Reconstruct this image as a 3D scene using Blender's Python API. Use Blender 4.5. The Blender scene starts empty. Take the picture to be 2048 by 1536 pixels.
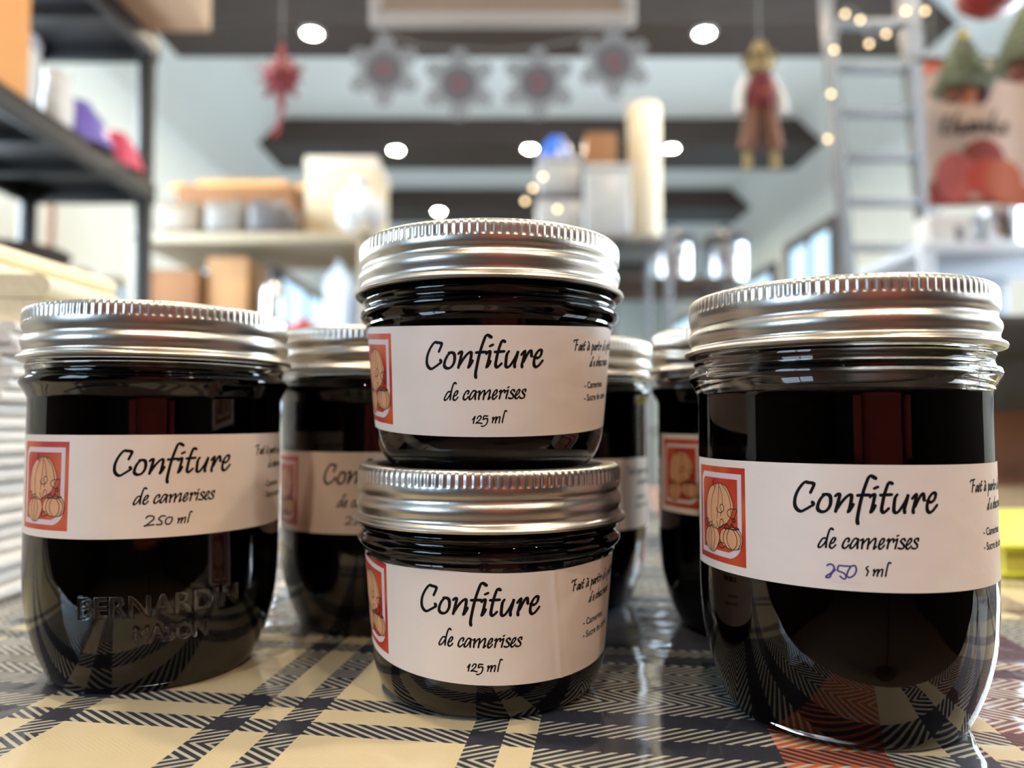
import bpy, bmesh, math, random
from mathutils import Vector, Matrix

# ------------------------------------------------------------------ camera, light, exposure
SC = bpy.context.scene
COL = SC.collection
T = 0.75                      # table height
PITCH = 0.0505
CAMZ = T + 0.06958
FPX = 1480.0
cam_d = bpy.data.cameras.new('camera')
cam = bpy.data.objects.new('camera', cam_d)
COL.objects.link(cam)
cam.location = (0, 0, CAMZ)
cam.rotation_euler = (math.pi / 2 + PITCH, 0, 0)
cam_d.sensor_fit = 'HORIZONTAL'
cam_d.sensor_width = 36.0
cam_d.lens = FPX / 2048 * 36.0
cam_d.clip_start = 0.005
cam_d.clip_end = 60
cam_d.dof.use_dof = True
cam_d.dof.focus_distance = 0.166
cam_d.dof.aperture_fstop = 8.2
SC.camera = cam

world = bpy.data.worlds.new('sky')
SC.world = world
world.use_nodes = True
world.node_tree.nodes['Background'].inputs[0].default_value = (0.62, 0.78, 1.0, 1)
world.node_tree.nodes['Background'].inputs[1].default_value = 0.6

SC.view_settings.view_transform = 'Standard'
SC.view_settings.look = 'None'
SC.view_settings.gamma = 1
SC.view_settings.use_curve_mapping = False
SC.view_settings.exposure = 0.0
SC.cycles.use_denoising = True
SC.cycles.max_bounces = 10
SC.cycles.diffuse_bounces = 4
SC.cycles.glossy_bounces = 4
SC.cycles.transmission_bounces = 8
SC.cycles.caustics_reflective = False
SC.cycles.caustics_refractive = False
SC.cycles.sample_clamp_indirect = 6.0

DAY = (0.74, 0.88, 1.0)
WARM = (1.0, 0.83, 0.62)
SPOT_POWER = 1250.0             # radiance of each lamp face
FILL_WINDOW_POWER = 21.0  # radiance of the two added out-of-frame windows

random.seed(4)
R = math.radians


# ------------------------------------------------------------------ materials
def srgb(r, g, b):
    def c(v):
        v /= 255
        return v / 12.92 if v <= 0.04045 else ((v + 0.055) / 1.055) ** 2.4
    return (c(r), c(g), c(b), 1)


MATS = {}


def mat(name, col, rough=0.5, metal=0.0, var=0.0, scale=20.0, bump=0.0, bscale=60.0, coat=0.0, spec=None, trans=0.0, ior=1.5,
        stretch=None):
    if name in MATS:
        return MATS[name]
    m = bpy.data.materials.new(name)
    MATS[name] = m
    m.use_nodes = True
    nt = m.node_tree
    b = nt.nodes['Principled BSDF']
    if len(col) == 3:
        col = (*col, 1)
    b.inputs['Base Color'].default_value = col
    b.inputs['Roughness'].default_value = rough
    b.inputs['Metallic'].default_value = metal
    b.inputs['IOR'].default_value = ior
    if spec is not None:
        b.inputs['Specular IOR Level'].default_value = spec
    if coat:
        b.inputs['Coat Weight'].default_value = coat
        b.inputs['Coat Roughness'].default_value = 0.08
    if trans:
        b.inputs['Transmission Weight'].default_value = trans
    if var or bump:
        tc = nt.nodes.new('ShaderNodeTexCoord')
        mp = nt.nodes.new('ShaderNodeMapping')
        nt.links.new(tc.outputs['Object'], mp.inputs[0])
        if stretch:
            mp.inputs['Scale'].default_value = stretch
    if var:
        n = nt.nodes.new('ShaderNodeTexNoise')
        n.inputs['Scale'].default_value = scale
        n.inputs['Detail'].default_value = 4
        nt.links.new(mp.outputs[0], n.inputs['Vector'])
        mx = nt.nodes.new('ShaderNodeMix')
        mx.data_type = 'RGBA'
        mx.inputs[6].default_value = tuple(max(0, c * (1 - var)) for c in col[:3]) + (1,)
        mx.inputs[7].default_value = tuple(min(1, c * (1 + var)) for c in col[:3]) + (1,)
        nt.links.new(n.outputs['Fac'], mx.inputs[0])
        nt.links.new(mx.outputs[2], b.inputs['Base Color'])
    if bump:
        n2 = nt.nodes.new('ShaderNodeTexNoise')
        n2.inputs['Scale'].default_value = bscale
        nt.links.new(mp.outputs[0], n2.inputs['Vector'])
        bp = nt.nodes.new('ShaderNodeBump')
        bp.inputs['Strength'].default_value = bump
        bp.inputs['Distance'].default_value = 0.002
        nt.links.new(n2.outputs['Fac'], bp.inputs['Height'])
        nt.links.new(bp.outputs[0], b.inputs['Normal'])
    return m


def emit(name, col, strength):
    if name in MATS:
        return MATS[name]
    m = bpy.data.materials.new(name)
    MATS[name] = m
    m.use_nodes = True
    nt = m.node_tree
    nt.nodes.remove(nt.nodes['Principled BSDF'])
    e = nt.nodes.new('ShaderNodeEmission')
    e.inputs[0].default_value = (*col[:3], 1)
    e.inputs[1].default_value = strength
    nt.links.new(e.outputs[0], nt.nodes['Material Output'].inputs[0])
    return m


# ------------------------------------------------------------------ mesh helpers
class MB:
    def __init__(self):
        self.v, self.f, self.m = [], [], []

    def add(self, vs, fs, mi=0):
        o = len(self.v)
        self.v += [tuple(p) for p in vs]
        self.f += [tuple(i + o for i in f) for f in fs]
        self.m += [mi] * len(fs)
        return self

    def box(self, x0, y0, z0, x1, y1, z1, mi=0, bev=0.0, rot=None):
        if bev:
            bm = bmesh.new()
            bmesh.ops.create_cube(bm, size=1)
            for v in bm.verts:
                v.co = ((x0 + x1) / 2 + v.co.x * (x1 - x0), (y0 + y1) / 2 + v.co.y * (y1 - y0), (z0 + z1) / 2 + v.co.z * (z1 - z0))
            bmesh.ops.bevel(bm, geom=bm.edges[:], offset=bev, segments=3, affect='EDGES', profile=0.5)
            bm.verts.index_update()
            vs = [v.co.copy() for v in bm.verts]
            fs = [[v.index for v in f.verts] for f in bm.faces]
            bm.free()
        else:
            vs = [Vector(p) for p in [(x0, y0, z0), (x1, y0, z0), (x1, y1, z0), (x0, y1, z0), (x0, y0, z1), (x1, y0, z1), (x1, y1, z1), (x0, y1, z1)]]
            fs = [(0, 3, 2, 1), (4, 5, 6, 7), (0, 1, 5, 4), (1, 2, 6, 5), (2, 3, 7, 6), (3, 0, 4, 7)]
        if rot is not None:
            vs = [rot @ v for v in vs]
        return self.add(vs, fs, mi)

    def lathe(self, prof, seg=48, c=(0, 0, 0), mi=0, rf=None, axis='Z'):
        n = len(prof)
        vs, fs = [], []
        for k in range(seg):
            a = 2 * math.pi * k / seg
            for (r, z) in prof:
                rr, zz = (r, z) if rf is None else rf(r, z, a)
                if axis == 'Z':
                    vs.append((c[0] + rr * math.cos(a), c[1] + rr * math.sin(a), c[2] + zz))
                elif axis == 'Y':
                    vs.append((c[0] + rr * math.cos(a), c[1] + zz, c[2] + rr * math.sin(a)))
                else:
                    vs.append((c[0] + zz, c[1] + rr * math.cos(a), c[2] + rr * math.sin(a)))
        for k in range(seg):
            k2 = (k + 1) % seg
            for i in range(n - 1):
                f = [k * n + i, k2 * n + i, k2 * n + i + 1, k * n + i + 1]
                if prof[i][0] == 0:
                    f = [k * n + i, k2 * n + i + 1, k * n + i + 1]
                elif prof[i + 1][0] == 0:
                    f = [k * n + i, k2 * n + i, k * n + i + 1]
                fs.append(f if axis == 'Z' else f[::-1])
        return self.add(vs, fs, mi)

    def cyl(self, r, z0, z1, seg=24, c=(0, 0, 0), mi=0, axis='Z', bev=0.0):
        p = [(0, z0), (r - bev, z0), (r, z0 + bev), (r, z1 - bev), (r - bev, z1), (0, z1)] if bev else [(0, z0), (r, z0), (r, z1), (0, z1)]
        return self.lathe(p, seg, c, mi, None, axis)

    def ball(self, c, rx, ry=None, rz=None, seg=24, rings=14, mi=0, rf=None):
        ry = ry or rx
        rz = rz or rx
        vs, fs = [], []
        for i in range(rings + 1):
            ph = -math.pi / 2 + math.pi * i / rings
            for k in range(seg):
                a = 2 * math.pi * k / seg
                q = 1 if rf is None else rf(a, ph)
                vs.append((c[0] + rx * q * math.cos(ph) * math.cos(a), c[1] + ry * q * math.cos(ph) * math.sin(a), c[2] + rz * math.sin(ph)))
        for i in range(rings):
            for k in range(seg):
                k2 = (k + 1) % seg
                fs.append((i * seg + k, i * seg + k2, (i + 1) * seg + k2, (i + 1) * seg + k))
        return self.add(vs, fs, mi)

    def tube(self, pts, r, seg=8, mi=0):
        pts = [Vector(p) for p in pts]
        rs = r if isinstance(r, (list, tuple)) else [r] * len(pts)
        vs, fs = [], []
        up = Vector((0, 0, 1))
        for i, p in enumerate(pts):
            d = (pts[min(i + 1, len(pts) - 1)] - pts[max(i - 1, 0)]).normalized()
            a = d.cross(up)
            if a.length < 1e-3:
                a = d.cross(Vector((0, 1, 0)))
            a.normalize()
            b = d.cross(a).normalized()
            for k in range(seg):
                t = 2 * math.pi * k / seg
                vs.append(p + (a * math.cos(t) + b * math.sin(t)) * rs[i])
        for i in range(len(pts) - 1):
            for k in range(seg):
                k2 = (k + 1) % seg
                fs.append((i * seg + k, i * seg + k2, (i + 1) * seg + k2, (i + 1) * seg + k))
        fs.append(tuple(range(seg))[::-1])
        fs.append(tuple((len(pts) - 1) * seg + k for k in range(seg)))
        return self.add(vs, fs, mi)

    def prism(self, poly, a0, a1, axis='Y', mi=0):
        n = len(poly)
        def P(p, a):
            return (p[0], a, p[1]) if axis == 'Y' else ((a, p[0], p[1]) if axis == 'X' else (p[0], p[1], a))
        vs = [P(p, a0) for p in poly] + [P(p, a1) for p in poly]
        fs = [tuple(range(n))[::-1], tuple(range(n, 2 * n))] + [(i, (i + 1) % n, n + (i + 1) % n, n + i) for i in range(n)]
        return self.add(vs, fs, mi)

    def xform(self, M):
        self.v = [tuple(M @ Vector(p)) for p in self.v]
        return self

    def mesh(self, name, mats, smooth=True, fix=True):
        me = bpy.data.meshes.new(name)
        me.from_pydata(self.v, [], self.f)
        for m in (mats if isinstance(mats, (list, tuple)) else [mats]):
            me.materials.append(m)
        me.polygons.foreach_set('material_index', self.m)
        if fix:
            bm = bmesh.new()
            bm.from_mesh(me)
            bmesh.ops.recalc_face_normals(bm, faces=bm.faces[:])
            bm.to_mesh(me)
            bm.free()
        me.polygons.foreach_set('use_smooth', [smooth] * len(me.polygons))
        if smooth:
            me.set_sharp_from_angle(angle=R(40))
        me.update()
        return me


def link(name, data, parent=None, loc=(0, 0, 0), rot=(0, 0, 0)):
    o = bpy.data.objects.new(name, data)
    COL.objects.link(o)
    o.parent = parent
    o.location = loc
    o.rotation_euler = rot
    return o


def part(name, mb, mats, parent=None, loc=(0, 0, 0), rot=(0, 0, 0), smooth=True, fix=True):
    return link(name, mb.mesh(name, mats, smooth, fix), parent, loc, rot)


def tag(o, label, cat, group=None):
    o['label'] = label
    o['category'] = cat
    if group:
        o['group'] = group
    return o


def thing(name, label, cat, loc=(0, 0, 0), rot=(0, 0, 0), group=None):
    o = link(name, None, None, loc, rot)
    o.empty_display_size = 0.02
    return tag(o, label, cat, group)


def struct(name, mb, mats, parent=None, smooth=False):
    o = part(name, mb, mats, parent, smooth=smooth)
    if parent is None:
        o['kind'] = 'structure'
    return o


def W(px, py, y):
    """world point at depth y seen at that place of the photograph"""
    c, s = math.cos(PITCH), math.sin(PITCH)
    u, v = (px - 1024) / FPX, (768 - py) / FPX
    d = Vector((u, c - v * s, s + v * c))
    d *= y / d.y
    return Vector((d.x, y, CAMZ + d.z))


def spline(pts, step, closed=False):
    """Catmull-Rom resample of a 2D/3D polyline"""
    P = [Vector((*p, 0)) if len(p) == 2 else Vector(p) for p in pts]
    n = len(P)
    out = []
    for i in range(n if closed else n - 1):
        if closed:
            a, b, c, d = P[(i - 1) % n], P[i], P[(i + 1) % n], P[(i + 2) % n]
        else:
            a, b, c, d = P[max(i - 1, 0)], P[i], P[i + 1], P[min(i + 2, n - 1)]
        k = max(2, int((c - b).length / step) + 1)
        for j in range(k):
            t = j / k
            out.append(0.5 * ((2 * b) + (c - a) * t + (2 * a - 5 * b + 4 * c - d) * t * t + (3 * b - a - 3 * c + d) * t ** 3))
    if not closed:
        out.append(P[-1])
    return out


# ------------------------------------------------------------------ common materials
M_WHITE = mat('white_plaster', srgb(226, 235, 234), 0.85, var=0.03, scale=3, bump=0.15, bscale=120)
M_CEIL = mat('ceiling_white', srgb(230, 238, 238), 0.85, var=0.02, scale=3)
M_BEAM = mat('dark_stained_beam', srgb(60, 48, 41), 0.6, var=0.3, scale=8, stretch=(1, 8, 8), bump=0.3)
M_FLOOR = mat('floor_boards', srgb(120, 100, 84), 0.5, var=0.25, scale=6, stretch=(1, 6, 1))
M_REAR = mat('rear_wood_wall', srgb(50, 42, 38), 0.6, var=0.3, scale=5, stretch=(8, 8, 1))
M_BLACK = mat('black_plastic', srgb(26, 26, 28), 0.45, var=0.2, scale=40)
M_STEEL = mat('brushed_steel', (0.62, 0.63, 0.65), 0.22, metal=1.0)
M_GREYMETAL = mat('grey_painted_metal', srgb(102, 104, 108), 0.4, var=0.05)
M_CARD = mat('cardboard', srgb(176, 132, 88), 0.8, var=0.12, scale=12)
M_CARD_LIGHT = mat('pale_cardboard', srgb(190, 160, 130), 0.8, var=0.1, scale=12)
M_CARD_ORANGE = mat('orange_cardboard', srgb(214, 150, 88), 0.75, var=0.1, scale=12)
M_CARD_BROWN = mat('brown_cardboard', srgb(134, 92, 58), 0.8, var=0.15, scale=12)
M_CREAM = mat('cream_paint', srgb(160, 148, 124), 0.6, var=0.05)
M_PLASTIC_WHITE = mat('white_plastic', srgb(206, 204, 200), 0.4, var=0.04)
M_PLASTIC_GREY = mat('grey_film', srgb(118, 112, 104), 0.3, var=0.25, scale=25, bump=0.6, bscale=40)
M_CORD = mat('grey_cord', srgb(150, 148, 144), 0.8)
M_WOOD = mat('pale_wood', srgb(226, 172, 104), 0.5, var=0.12, scale=20, stretch=(1, 6, 6))
M_DARKWOOD = mat('dark_wood', srgb(60, 48, 42), 0.45, var=0.25, scale=15, stretch=(1, 6, 6))
M_RED = mat('red_enamel', srgb(176, 40, 36), 0.35, var=0.08)
M_LAMP = emit('lamp_face', WARM, SPOT_POWER)
M_BULB = emit('fairy_bulb', (1.0, 0.74, 0.40), 7)
M_FILL_WINDOW = emit('window_daylight', DAY, FILL_WINDOW_POWER)
M_DAYLIGHT2 = emit('window_daylight_far', (.55, .80, 1.0), 1.9)
M_DAYLIGHT3 = emit('window_daylight_rear', (.56, .77, 1.0), 8.5)
M_DAYLIGHT4 = emit('window_daylight_side', (.84, .92, 1.0), 4.0)

# ------------------------------------------------------------------ the room
X0, X1, Y0, Y1, ZC, ZB = -1.6, 1.9, -3.4, 9.4, CAMZ + 1.70, CAMZ + 1.555
XC0, XC1 = -1.28, 1.6
struct('floor', MB().box(X0 - .1, Y0 - .1, -.05, X1 + .1, Y1 + .1, 0), M_FLOOR)
struct('ceiling', MB().box(XC0, Y0 - .1, ZC, XC1, Y1 + .1, ZC + .06), M_CEIL)
struct('wall_left', MB().prism([(X0 - .1, 0), (X0, 0), (X0, ZC - (XC0 - X0)), (XC0, ZC), (XC0, ZC + .06), (X0 - .1, ZC + .06)], Y0 - .1, Y1 + .1), M_WHITE)
struct('wall_right', MB().prism([(X1, 0), (X1 + .1, 0), (X1 + .1, ZC + .06), (XC1, ZC + .06), (XC1, ZC), (X1, ZC - (X1 - XC1))], Y0 - .1, Y1 + .1), M_WHITE)
struct('wall_back', MB().box(X0, Y1, 0, X1, Y1 + .1, ZC), M_WHITE)
struct('wall_front', MB().box(X0, Y0 - .1, 0, X1, Y0, ZC), M_REAR)

BEAMS = [(-.95, -.65), (0.12, .40), (1.50, 1.80), (2.82, 3.09), (4.07, 4.50), (5.33, 5.75), (7.5, 7.9)]
for i, (a, b) in enumerate(BEAMS):
    h = ZC - ZB
    struct('trim_%d' % (i + 1), MB().prism([(XC0 - h, ZB), (XC1 + h, ZB), (XC1, ZC), (XC0, ZC)], a, b), M_BEAM)

# added dark panelling cutting wall bounce behind the viewer, around the two rear windows
for n_, (xa, xb) in enumerate(((X0, X0 + .012), (X1 - .012, X1))):
    ya, yb, za, zb = ((-1.82, -.48, .88, 2.02), (-.42, .62, .93, 1.97))[n_]
    pm = MB().box(xa, Y0, 0, xb, ya, 2.2).box(xa, ya, 0, xb, yb, za).box(xa, ya, zb, xb, yb, 2.2)
    if yb < .1:
        pm.box(xa, yb, 0, xb, .1, 2.2)
    struct('trim_%d' % (20 + n_), pm, M_REAR)
struct('trim_22', MB().box(XC0, Y0, ZC - .012, XC1, .1, ZC), M_REAR)  # dark ceiling panel, likewise added to cut bounce behind the viewer

ring_me = MB().lathe([(.031, -.002), (.031, -.008), (.044, -.006), (.046, 0), (.031, 0)], 28).mesh('trim_ring', M_PLASTIC_WHITE)
face_me = MB().lathe([(0, -.004), (.025, -.004), (.031, -.002)], 28).mesh('lamp_face', M_LAMP)


def spot(x, y, label):
    t = thing('recessed_spotlight', label, 'spotlight', (x, y, ZB), group='recessed spotlights in the dark beams')
    link('trim_ring', ring_me, t)
    link('lamp_face', face_me, t)


def on_beam(px, py):
    c, s = math.cos(PITCH), math.sin(PITCH)
    u, v = (px - 1024) / FPX, (768 - py) / FPX
    d = Vector((u, c - v * s, s + v * c))
    k = (ZB - CAMZ) / d.z
    return d.x * k, d.y * k


for px, py, lab in [(622, 60, 'lit spotlight in the nearest dark beam, left of the hanging framed board'),
                    (1428, 25, 'lit spotlight in the nearest dark beam, right of the hanging framed board'),
                    (792, 299, 'lit spotlight under the second beam, leftmost of its three'),
                    (1060, 296, 'lit spotlight under the second beam, beside the blue bowl'),
                    (1347, 288, 'lit spotlight under the second beam, right of the paper towel roll'),
                    (878, 422, 'lit spotlight low above the small top jar lid, under the third beam'),
                    (1302, 420, 'lit spotlight under the third beam, above the steel pots')]:
    x, y = on_beam(px, py)
    for a, b in BEAMS:
        if a - .2 < y < b + .2:
            y = min(max(y, a + .065), b - .065)
    spot(x, y, lab)
for x, y, lab in [(-.75, 1.65, 'lit spotlight over the table side by the black shelves'), (.35, 1.65, 'lit spotlight straight above the jars on the near beam'),
                  (1.3, 1.65, 'lit spotlight near the grey ladder on the near beam'), (-1.0, 7.7, 'lit spotlight on the farthest beam, left one'), (0, 7.7, 'lit spotlight on the farthest beam, middle one'), (.9, 7.7, 'lit spotlight on the farthest beam, right one'), (-.5, .26, 'lit spotlight above the table, left of the camera'),  # the farthest-beam spots are added to brighten the back wall
                  (.7, .26, 'lit spotlight above the table, right of the camera'),
                  (.55, -.8, 'lit spotlight behind the camera, middle one on the rearmost beam'), (1.25, -.8, 'lit spotlight behind the camera, right one on the rearmost beam'), (-.2, -.8, 'lit spotlight behind the camera, left one on the rearmost beam')]:  # these rear spots are added as warm fill on the labels
    spot(x, y, lab)

M_FRAME = mat('window_frame_grey', srgb(86, 84, 84), 0.5)


def window(n, side, y0, y1, z0, z1, m):
    """a lit window in a side wall: frame, mullions, daylight pane"""
    x = X0 if side < 0 else X1
    s = -side
    f = MB()
    w = .06
    def bx(ya, za, yb, zb, d):
        f.box(min(x, x + s * d), ya, za, max(x, x + s * d), yb, zb)
    bx(y0 - w, z0 - w, y1 + w, z0, .04)
    bx(y0 - w, z1, y1 + w, z1 + w, .04)
    bx(y0 - w, z0, y0, z1, .04)
    bx(y1, z0, y1 + w, z1, .04)
    bx((y0 + y1) / 2 - .02, z0, (y0 + y1) / 2 + .02, z1, .03)
    o = struct('window_%d' % n, f, M_FRAME)
    g = MB()
    xx = x + s * .015
    for ya, yb in ((y0, (y0 + y1) / 2 - .02), ((y0 + y1) / 2 + .02, y1)):
        g = MB().box(min(x, xx), ya, z0, max(x, xx), yb, z1)
        part('pane', g, m, o, smooth=False)


window(1, -1, -1.75, -.55, .95, 1.95, M_DAYLIGHT3)
window(6, -1, 3.7, 7.6, .9, 1.80, M_DAYLIGHT2)  # drawn from bluish patches there, enlarged to brighten the back room
window(7, 1, 5.3, 8.6, .9, 1.90, M_DAYLIGHT2)  # invented window, added for more daylight at the far end
window(2, 1, -.35, .55, 1.0, 1.9, M_DAYLIGHT4)
window(3, 1, 4.30, 4.95, 1.05, 1.96, M_DAYLIGHT2)
window(4, -1, .9, 2.1, .95, 1.95, M_FILL_WINDOW)  # out-of-frame window added as daylight fill from the left
window(5, 1, 1.2, 2.5, .95, 1.9, M_FILL_WINDOW)  # its added counterpart on the right, also out of frame

# ------------------------------------------------------------------ table and cloth
tb = thing('dining_table', 'wooden table standing under the plaid cloth and jars', 'table', (0, 0, 0))
TX0, TX1, TY0, TY1 = -.75, .75, .142, .80
part('tabletop', MB().box(TX0, TY0, T - .034, TX1, TY1, T - .004, bev=.004), M_WOOD, tb)
for x in (TX0 + .06, TX1 - .06):
    for y in (TY0 + .06, TY1 - .06):
        part('leg', MB().box(x - .03, y - .03, 0, x + .03, y + .03, T - .034, bev=.004), M_WOOD, tb)


def cloth_material():
    m = bpy.data.materials.new('herringbone_plaid_cloth')
    m.use_nodes = True
    nt = m.node_tree
    N, L = nt.nodes, nt.links
    b = N['Principled BSDF']

    def val(x):
        return x

    def math_(op, a, b_=None, c_=None):
        n = N.new('ShaderNodeMath')
        n.operation = op
        for i, v in enumerate((a, b_, c_)):
            if v is None:
                continue
            if isinstance(v, (int, float)):
                n.inputs[i].default_value = v
            else:
                L.new(v, n.inputs[i])
        return n.outputs[0]

    def mix(f, a, c):
        n = N.new('ShaderNodeMix')
        n.data_type = 'RGBA'
        if isinstance(f, (int, float)):
            n.inputs[0].default_value = f
        else:
            L.new(f, n.inputs[0])
        for i, v in ((6, a), (7, c)):
            if isinstance(v, tuple):
                n.inputs[i].default_value = v
            else:
                L.new(v, n.inputs[i])
        return n.outputs[2]
    tc = N.new('ShaderNodeTexCoord')
    sep = N.new('ShaderNodeSeparateXYZ')
    L.new(tc.outputs['Object'], sep.inputs[0])
    x = math_('MULTIPLY', sep.outputs[0], 1000.0)
    y = math_('MULTIPLY', sep.outputs[1], 1000.0)
    ca, sa = .9914, .1305
    s = math_('SUBTRACT', math_('MULTIPLY', x, ca), math_('MULTIPLY', y, sa))
    t = math_('ADD', math_('MULTIPLY', x, sa), math_('MULTIPLY', y, ca))

    def bands(v, lst):
        o = None
        for c, h in lst:
            k = math_('COMPARE', v, c, h)
            o = k if o is None else math_('MAXIMUM', o, k)
        return o
    # colour of the threads running away from the viewer (by s) and across (by t)
    vn = bands(s, [(-167, 25.5), (-130, 3.9), (-88, 3.85), (-72.5, 3.8), (-27.4, 3.85), (9.3, 25.7), (74, 4.2), (-204, 3.9), (205, 26)])
    vo = bands(s, [(46, 11)])
    vb = bands(s, [(106, 20), (150, 6)])
    hn = bands(t, [(83, 25), (119.5, 3.8), (164.3, 3.5), (178.7, 3.5), (223.3, 3.8), (260, 26), (297, 3.8), (342, 3.8), (357, 3.8), (402, 3.8), (440, 26), (560, 20)])
    cream, navy = srgb(226, 210, 172), srgb(38, 42, 56)
    orange, burg = srgb(206, 98, 52), srgb(112, 42, 50)
    va = math_('MAXIMUM', math_('MAXIMUM', vn, vo), vb)
    warp = mix(vb, mix(vo, navy, orange), burg)
    ground = mix(math_('MULTIPLY', math_('MAXIMUM', va, hn), .7), cream, srgb(186, 188, 178))
    tri = math_('PINGPONG', math_('ADD', t, -2.4), 7.2)
    ph = math_('FRACT', math_('ADD', math_('DIVIDE', s, 3.6), math_('DIVIDE', tri, 2.2)))
    col = mix(math_('MULTIPLY', va, math_('GREATER_THAN', ph, .42)), ground, warp)
    col = mix(math_('MULTIPLY', hn, math_('LESS_THAN', ph, .58)), col, navy)
    # the fine twill of the plain weave
    fine = math_('PINGPONG', math_('ADD', math_('DIVIDE', s, .72), math_('DIVIDE', tri, .50)), .5)
    # single threads
    ts = math_('PINGPONG', s, .23)
    tt = math_('PINGPONG', t, .23)
    thr = math_('ADD', math_('MULTIPLY', ts, 2.0), math_('MULTIPLY', tt, 2.4))
    dark = math_('ADD', .64, math_('ADD', math_('MULTIPLY', thr, .18), math_('MULTIPLY', fine, .62)))
    vm = N.new('ShaderNodeVectorMath')
    vm.operation = 'SCALE'
    L.new(col, vm.inputs[0])
    L.new(dark, vm.inputs['Scale'])
    L.new(vm.outputs[0], b.inputs['Base Color'])
    b.inputs['Roughness'].default_value = 0.8
    h = math_('ADD', math_('MULTIPLY', thr, .4), math_('ADD', math_('PINGPONG', ph, .25), math_('MULTIPLY', fine, .5)))
    bp = N.new('ShaderNodeBump')
    bp.inputs['Strength'].default_value = 0.6
    bp.inputs['Distance'].default_value = 0.0004
    L.new(h, bp.inputs['Height'])
    L.new(bp.outputs[0], b.inputs['Normal'])
    # clear vinyl lying over the weave: a coat with its own slow waves
    b.inputs['Coat Weight'].default_value = 1.0
    b.inputs['Coat Roughness'].default_value = 0.05
    b.inputs['Coat IOR'].default_value = 1.45
    nz = N.new('ShaderNodeTexNoise')
    nz.inputs['Scale'].default_value = 38
    nz.inputs['Detail'].default_value = 2
    L.new(tc.outputs['Object'], nz.inputs['Vector'])
    bp2 = N.new('ShaderNodeBump')
    bp2.inputs['Strength'].default_value = 0.5
    bp2.inputs['Distance'].default_value = 0.0016
    L.new(nz.outputs['Fac'], bp2.inputs['Height'])
    L.new(bp2.outputs[0], b.inputs['Coat Normal'])
    return m


cb = MB()
d_ = .012
ox0, ox1, oy0, oy1 = TX0 - d_, TX1 + d_, TY0 - d_, TY1 + d_
prof = [(ox0, T - .16), (ox0, T - .006), (ox0 + .004, T - .001), (ox0 + .01, T), (ox1 - .01, T), (ox1 - .004, T - .001), (ox1, T - .006), (ox1, T - .16),
        (ox1 - .002, T - .16), (ox1 - .002, T - .008), (ox1 - .01, T - .004), (ox0 + .01, T - .004), (ox0 + .002, T - .008), (ox0 + .002, T - .16)]
cb.prism(prof, oy0 + .01, oy1 - .01)
cloth = part('plaid_tablecloth', cb, cloth_material())
for y, s in ((oy0, 1), (oy1, -1)):
    pr = [(y + s * .012, T), (y + s * .004, T - .001), (y, T - .006), (y, T - .16), (y + s * .002, T - .16), (y + s * .002, T - .008), (y + s * .012, T - .004)]
    part('hanging_edge', MB().prism(pr, ox0, ox1, 'X'), cloth.data.materials[0], cloth)
tag(cloth, 'cream tablecloth with navy herringbone plaid under a glossy clear cover', 'tablecloth')

# ------------------------------------------------------------------ jam jars (built in millimetres, stored in metres)
M_GLASS = mat('clear_glass', (0.985, 0.995, 0.99), 0.0, trans=1.0, ior=1.5)
M_JAM = mat('dark_berry_jam', (0.006, 0.0014, 0.0022), 0.5, var=0.5, scale=160, spec=0.0)
M_LID = mat('satin_tinplate', (0.60, 0.56, 0.50), 0.33, metal=1.0, bump=0.02, bscale=900)
M_DISC = mat('tinplate_disc', (0.70, 0.68, 0.64), 0.2, metal=1.0)
M_PAPER = mat('label_paper', srgb(240, 225, 214), 0.42, bump=0.12, bscale=160, var=0.02, scale=90)
M_INK = mat('black_ink', srgb(14, 12, 13), 0.6, spec=0.15)
M_INK_BLUE = mat('blue_pen_ink', srgb(78, 66, 132), 0.5)
M_INK_GREY = mat('grey_pen_ink', srgb(54, 50, 66), 0.5)
M_PIC_FRAME = mat('print_pale_frame', srgb(226, 206, 206), 0.45)
M_PIC_PEACH = mat('print_peach', srgb(224, 164, 120), 0.45, var=0.15, scale=300)
M_PIC_LINE = mat('print_brown_line', srgb(74, 36, 22), 0.5)


def picture_ground():
    m = mat('print_orange_ground', srgb(206, 72, 40), 0.45)
    nt = m.node_tree
    tc = nt.nodes.new('ShaderNodeTexCoord')
    nz = nt.nodes.new('ShaderNodeTexNoise')
    nz.inputs['Scale'].default_value = 110
    nz.inputs['Detail'].default_value = 1
    nt.links.new(tc.outputs['Object'], nz.inputs['Vector'])
    rp = nt.nodes.new('ShaderNodeValToRGB')
    rp.color_ramp.elements[0].position = .38
    rp.color_ramp.elements[1].position = .66
    rp.color_ramp.elements[0].color = srgb(190, 44, 34)
    rp.color_ramp.elements[1].color = srgb(212, 92, 44)
    nt.links.new(nz.outputs['Fac'], rp.inputs[0])
    nt.links.new(rp.outputs[0], nt.nodes['Principled BSDF'].inputs['Base Color'])
    return m


M_PIC = picture_ground()
MM = 0.001

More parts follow.
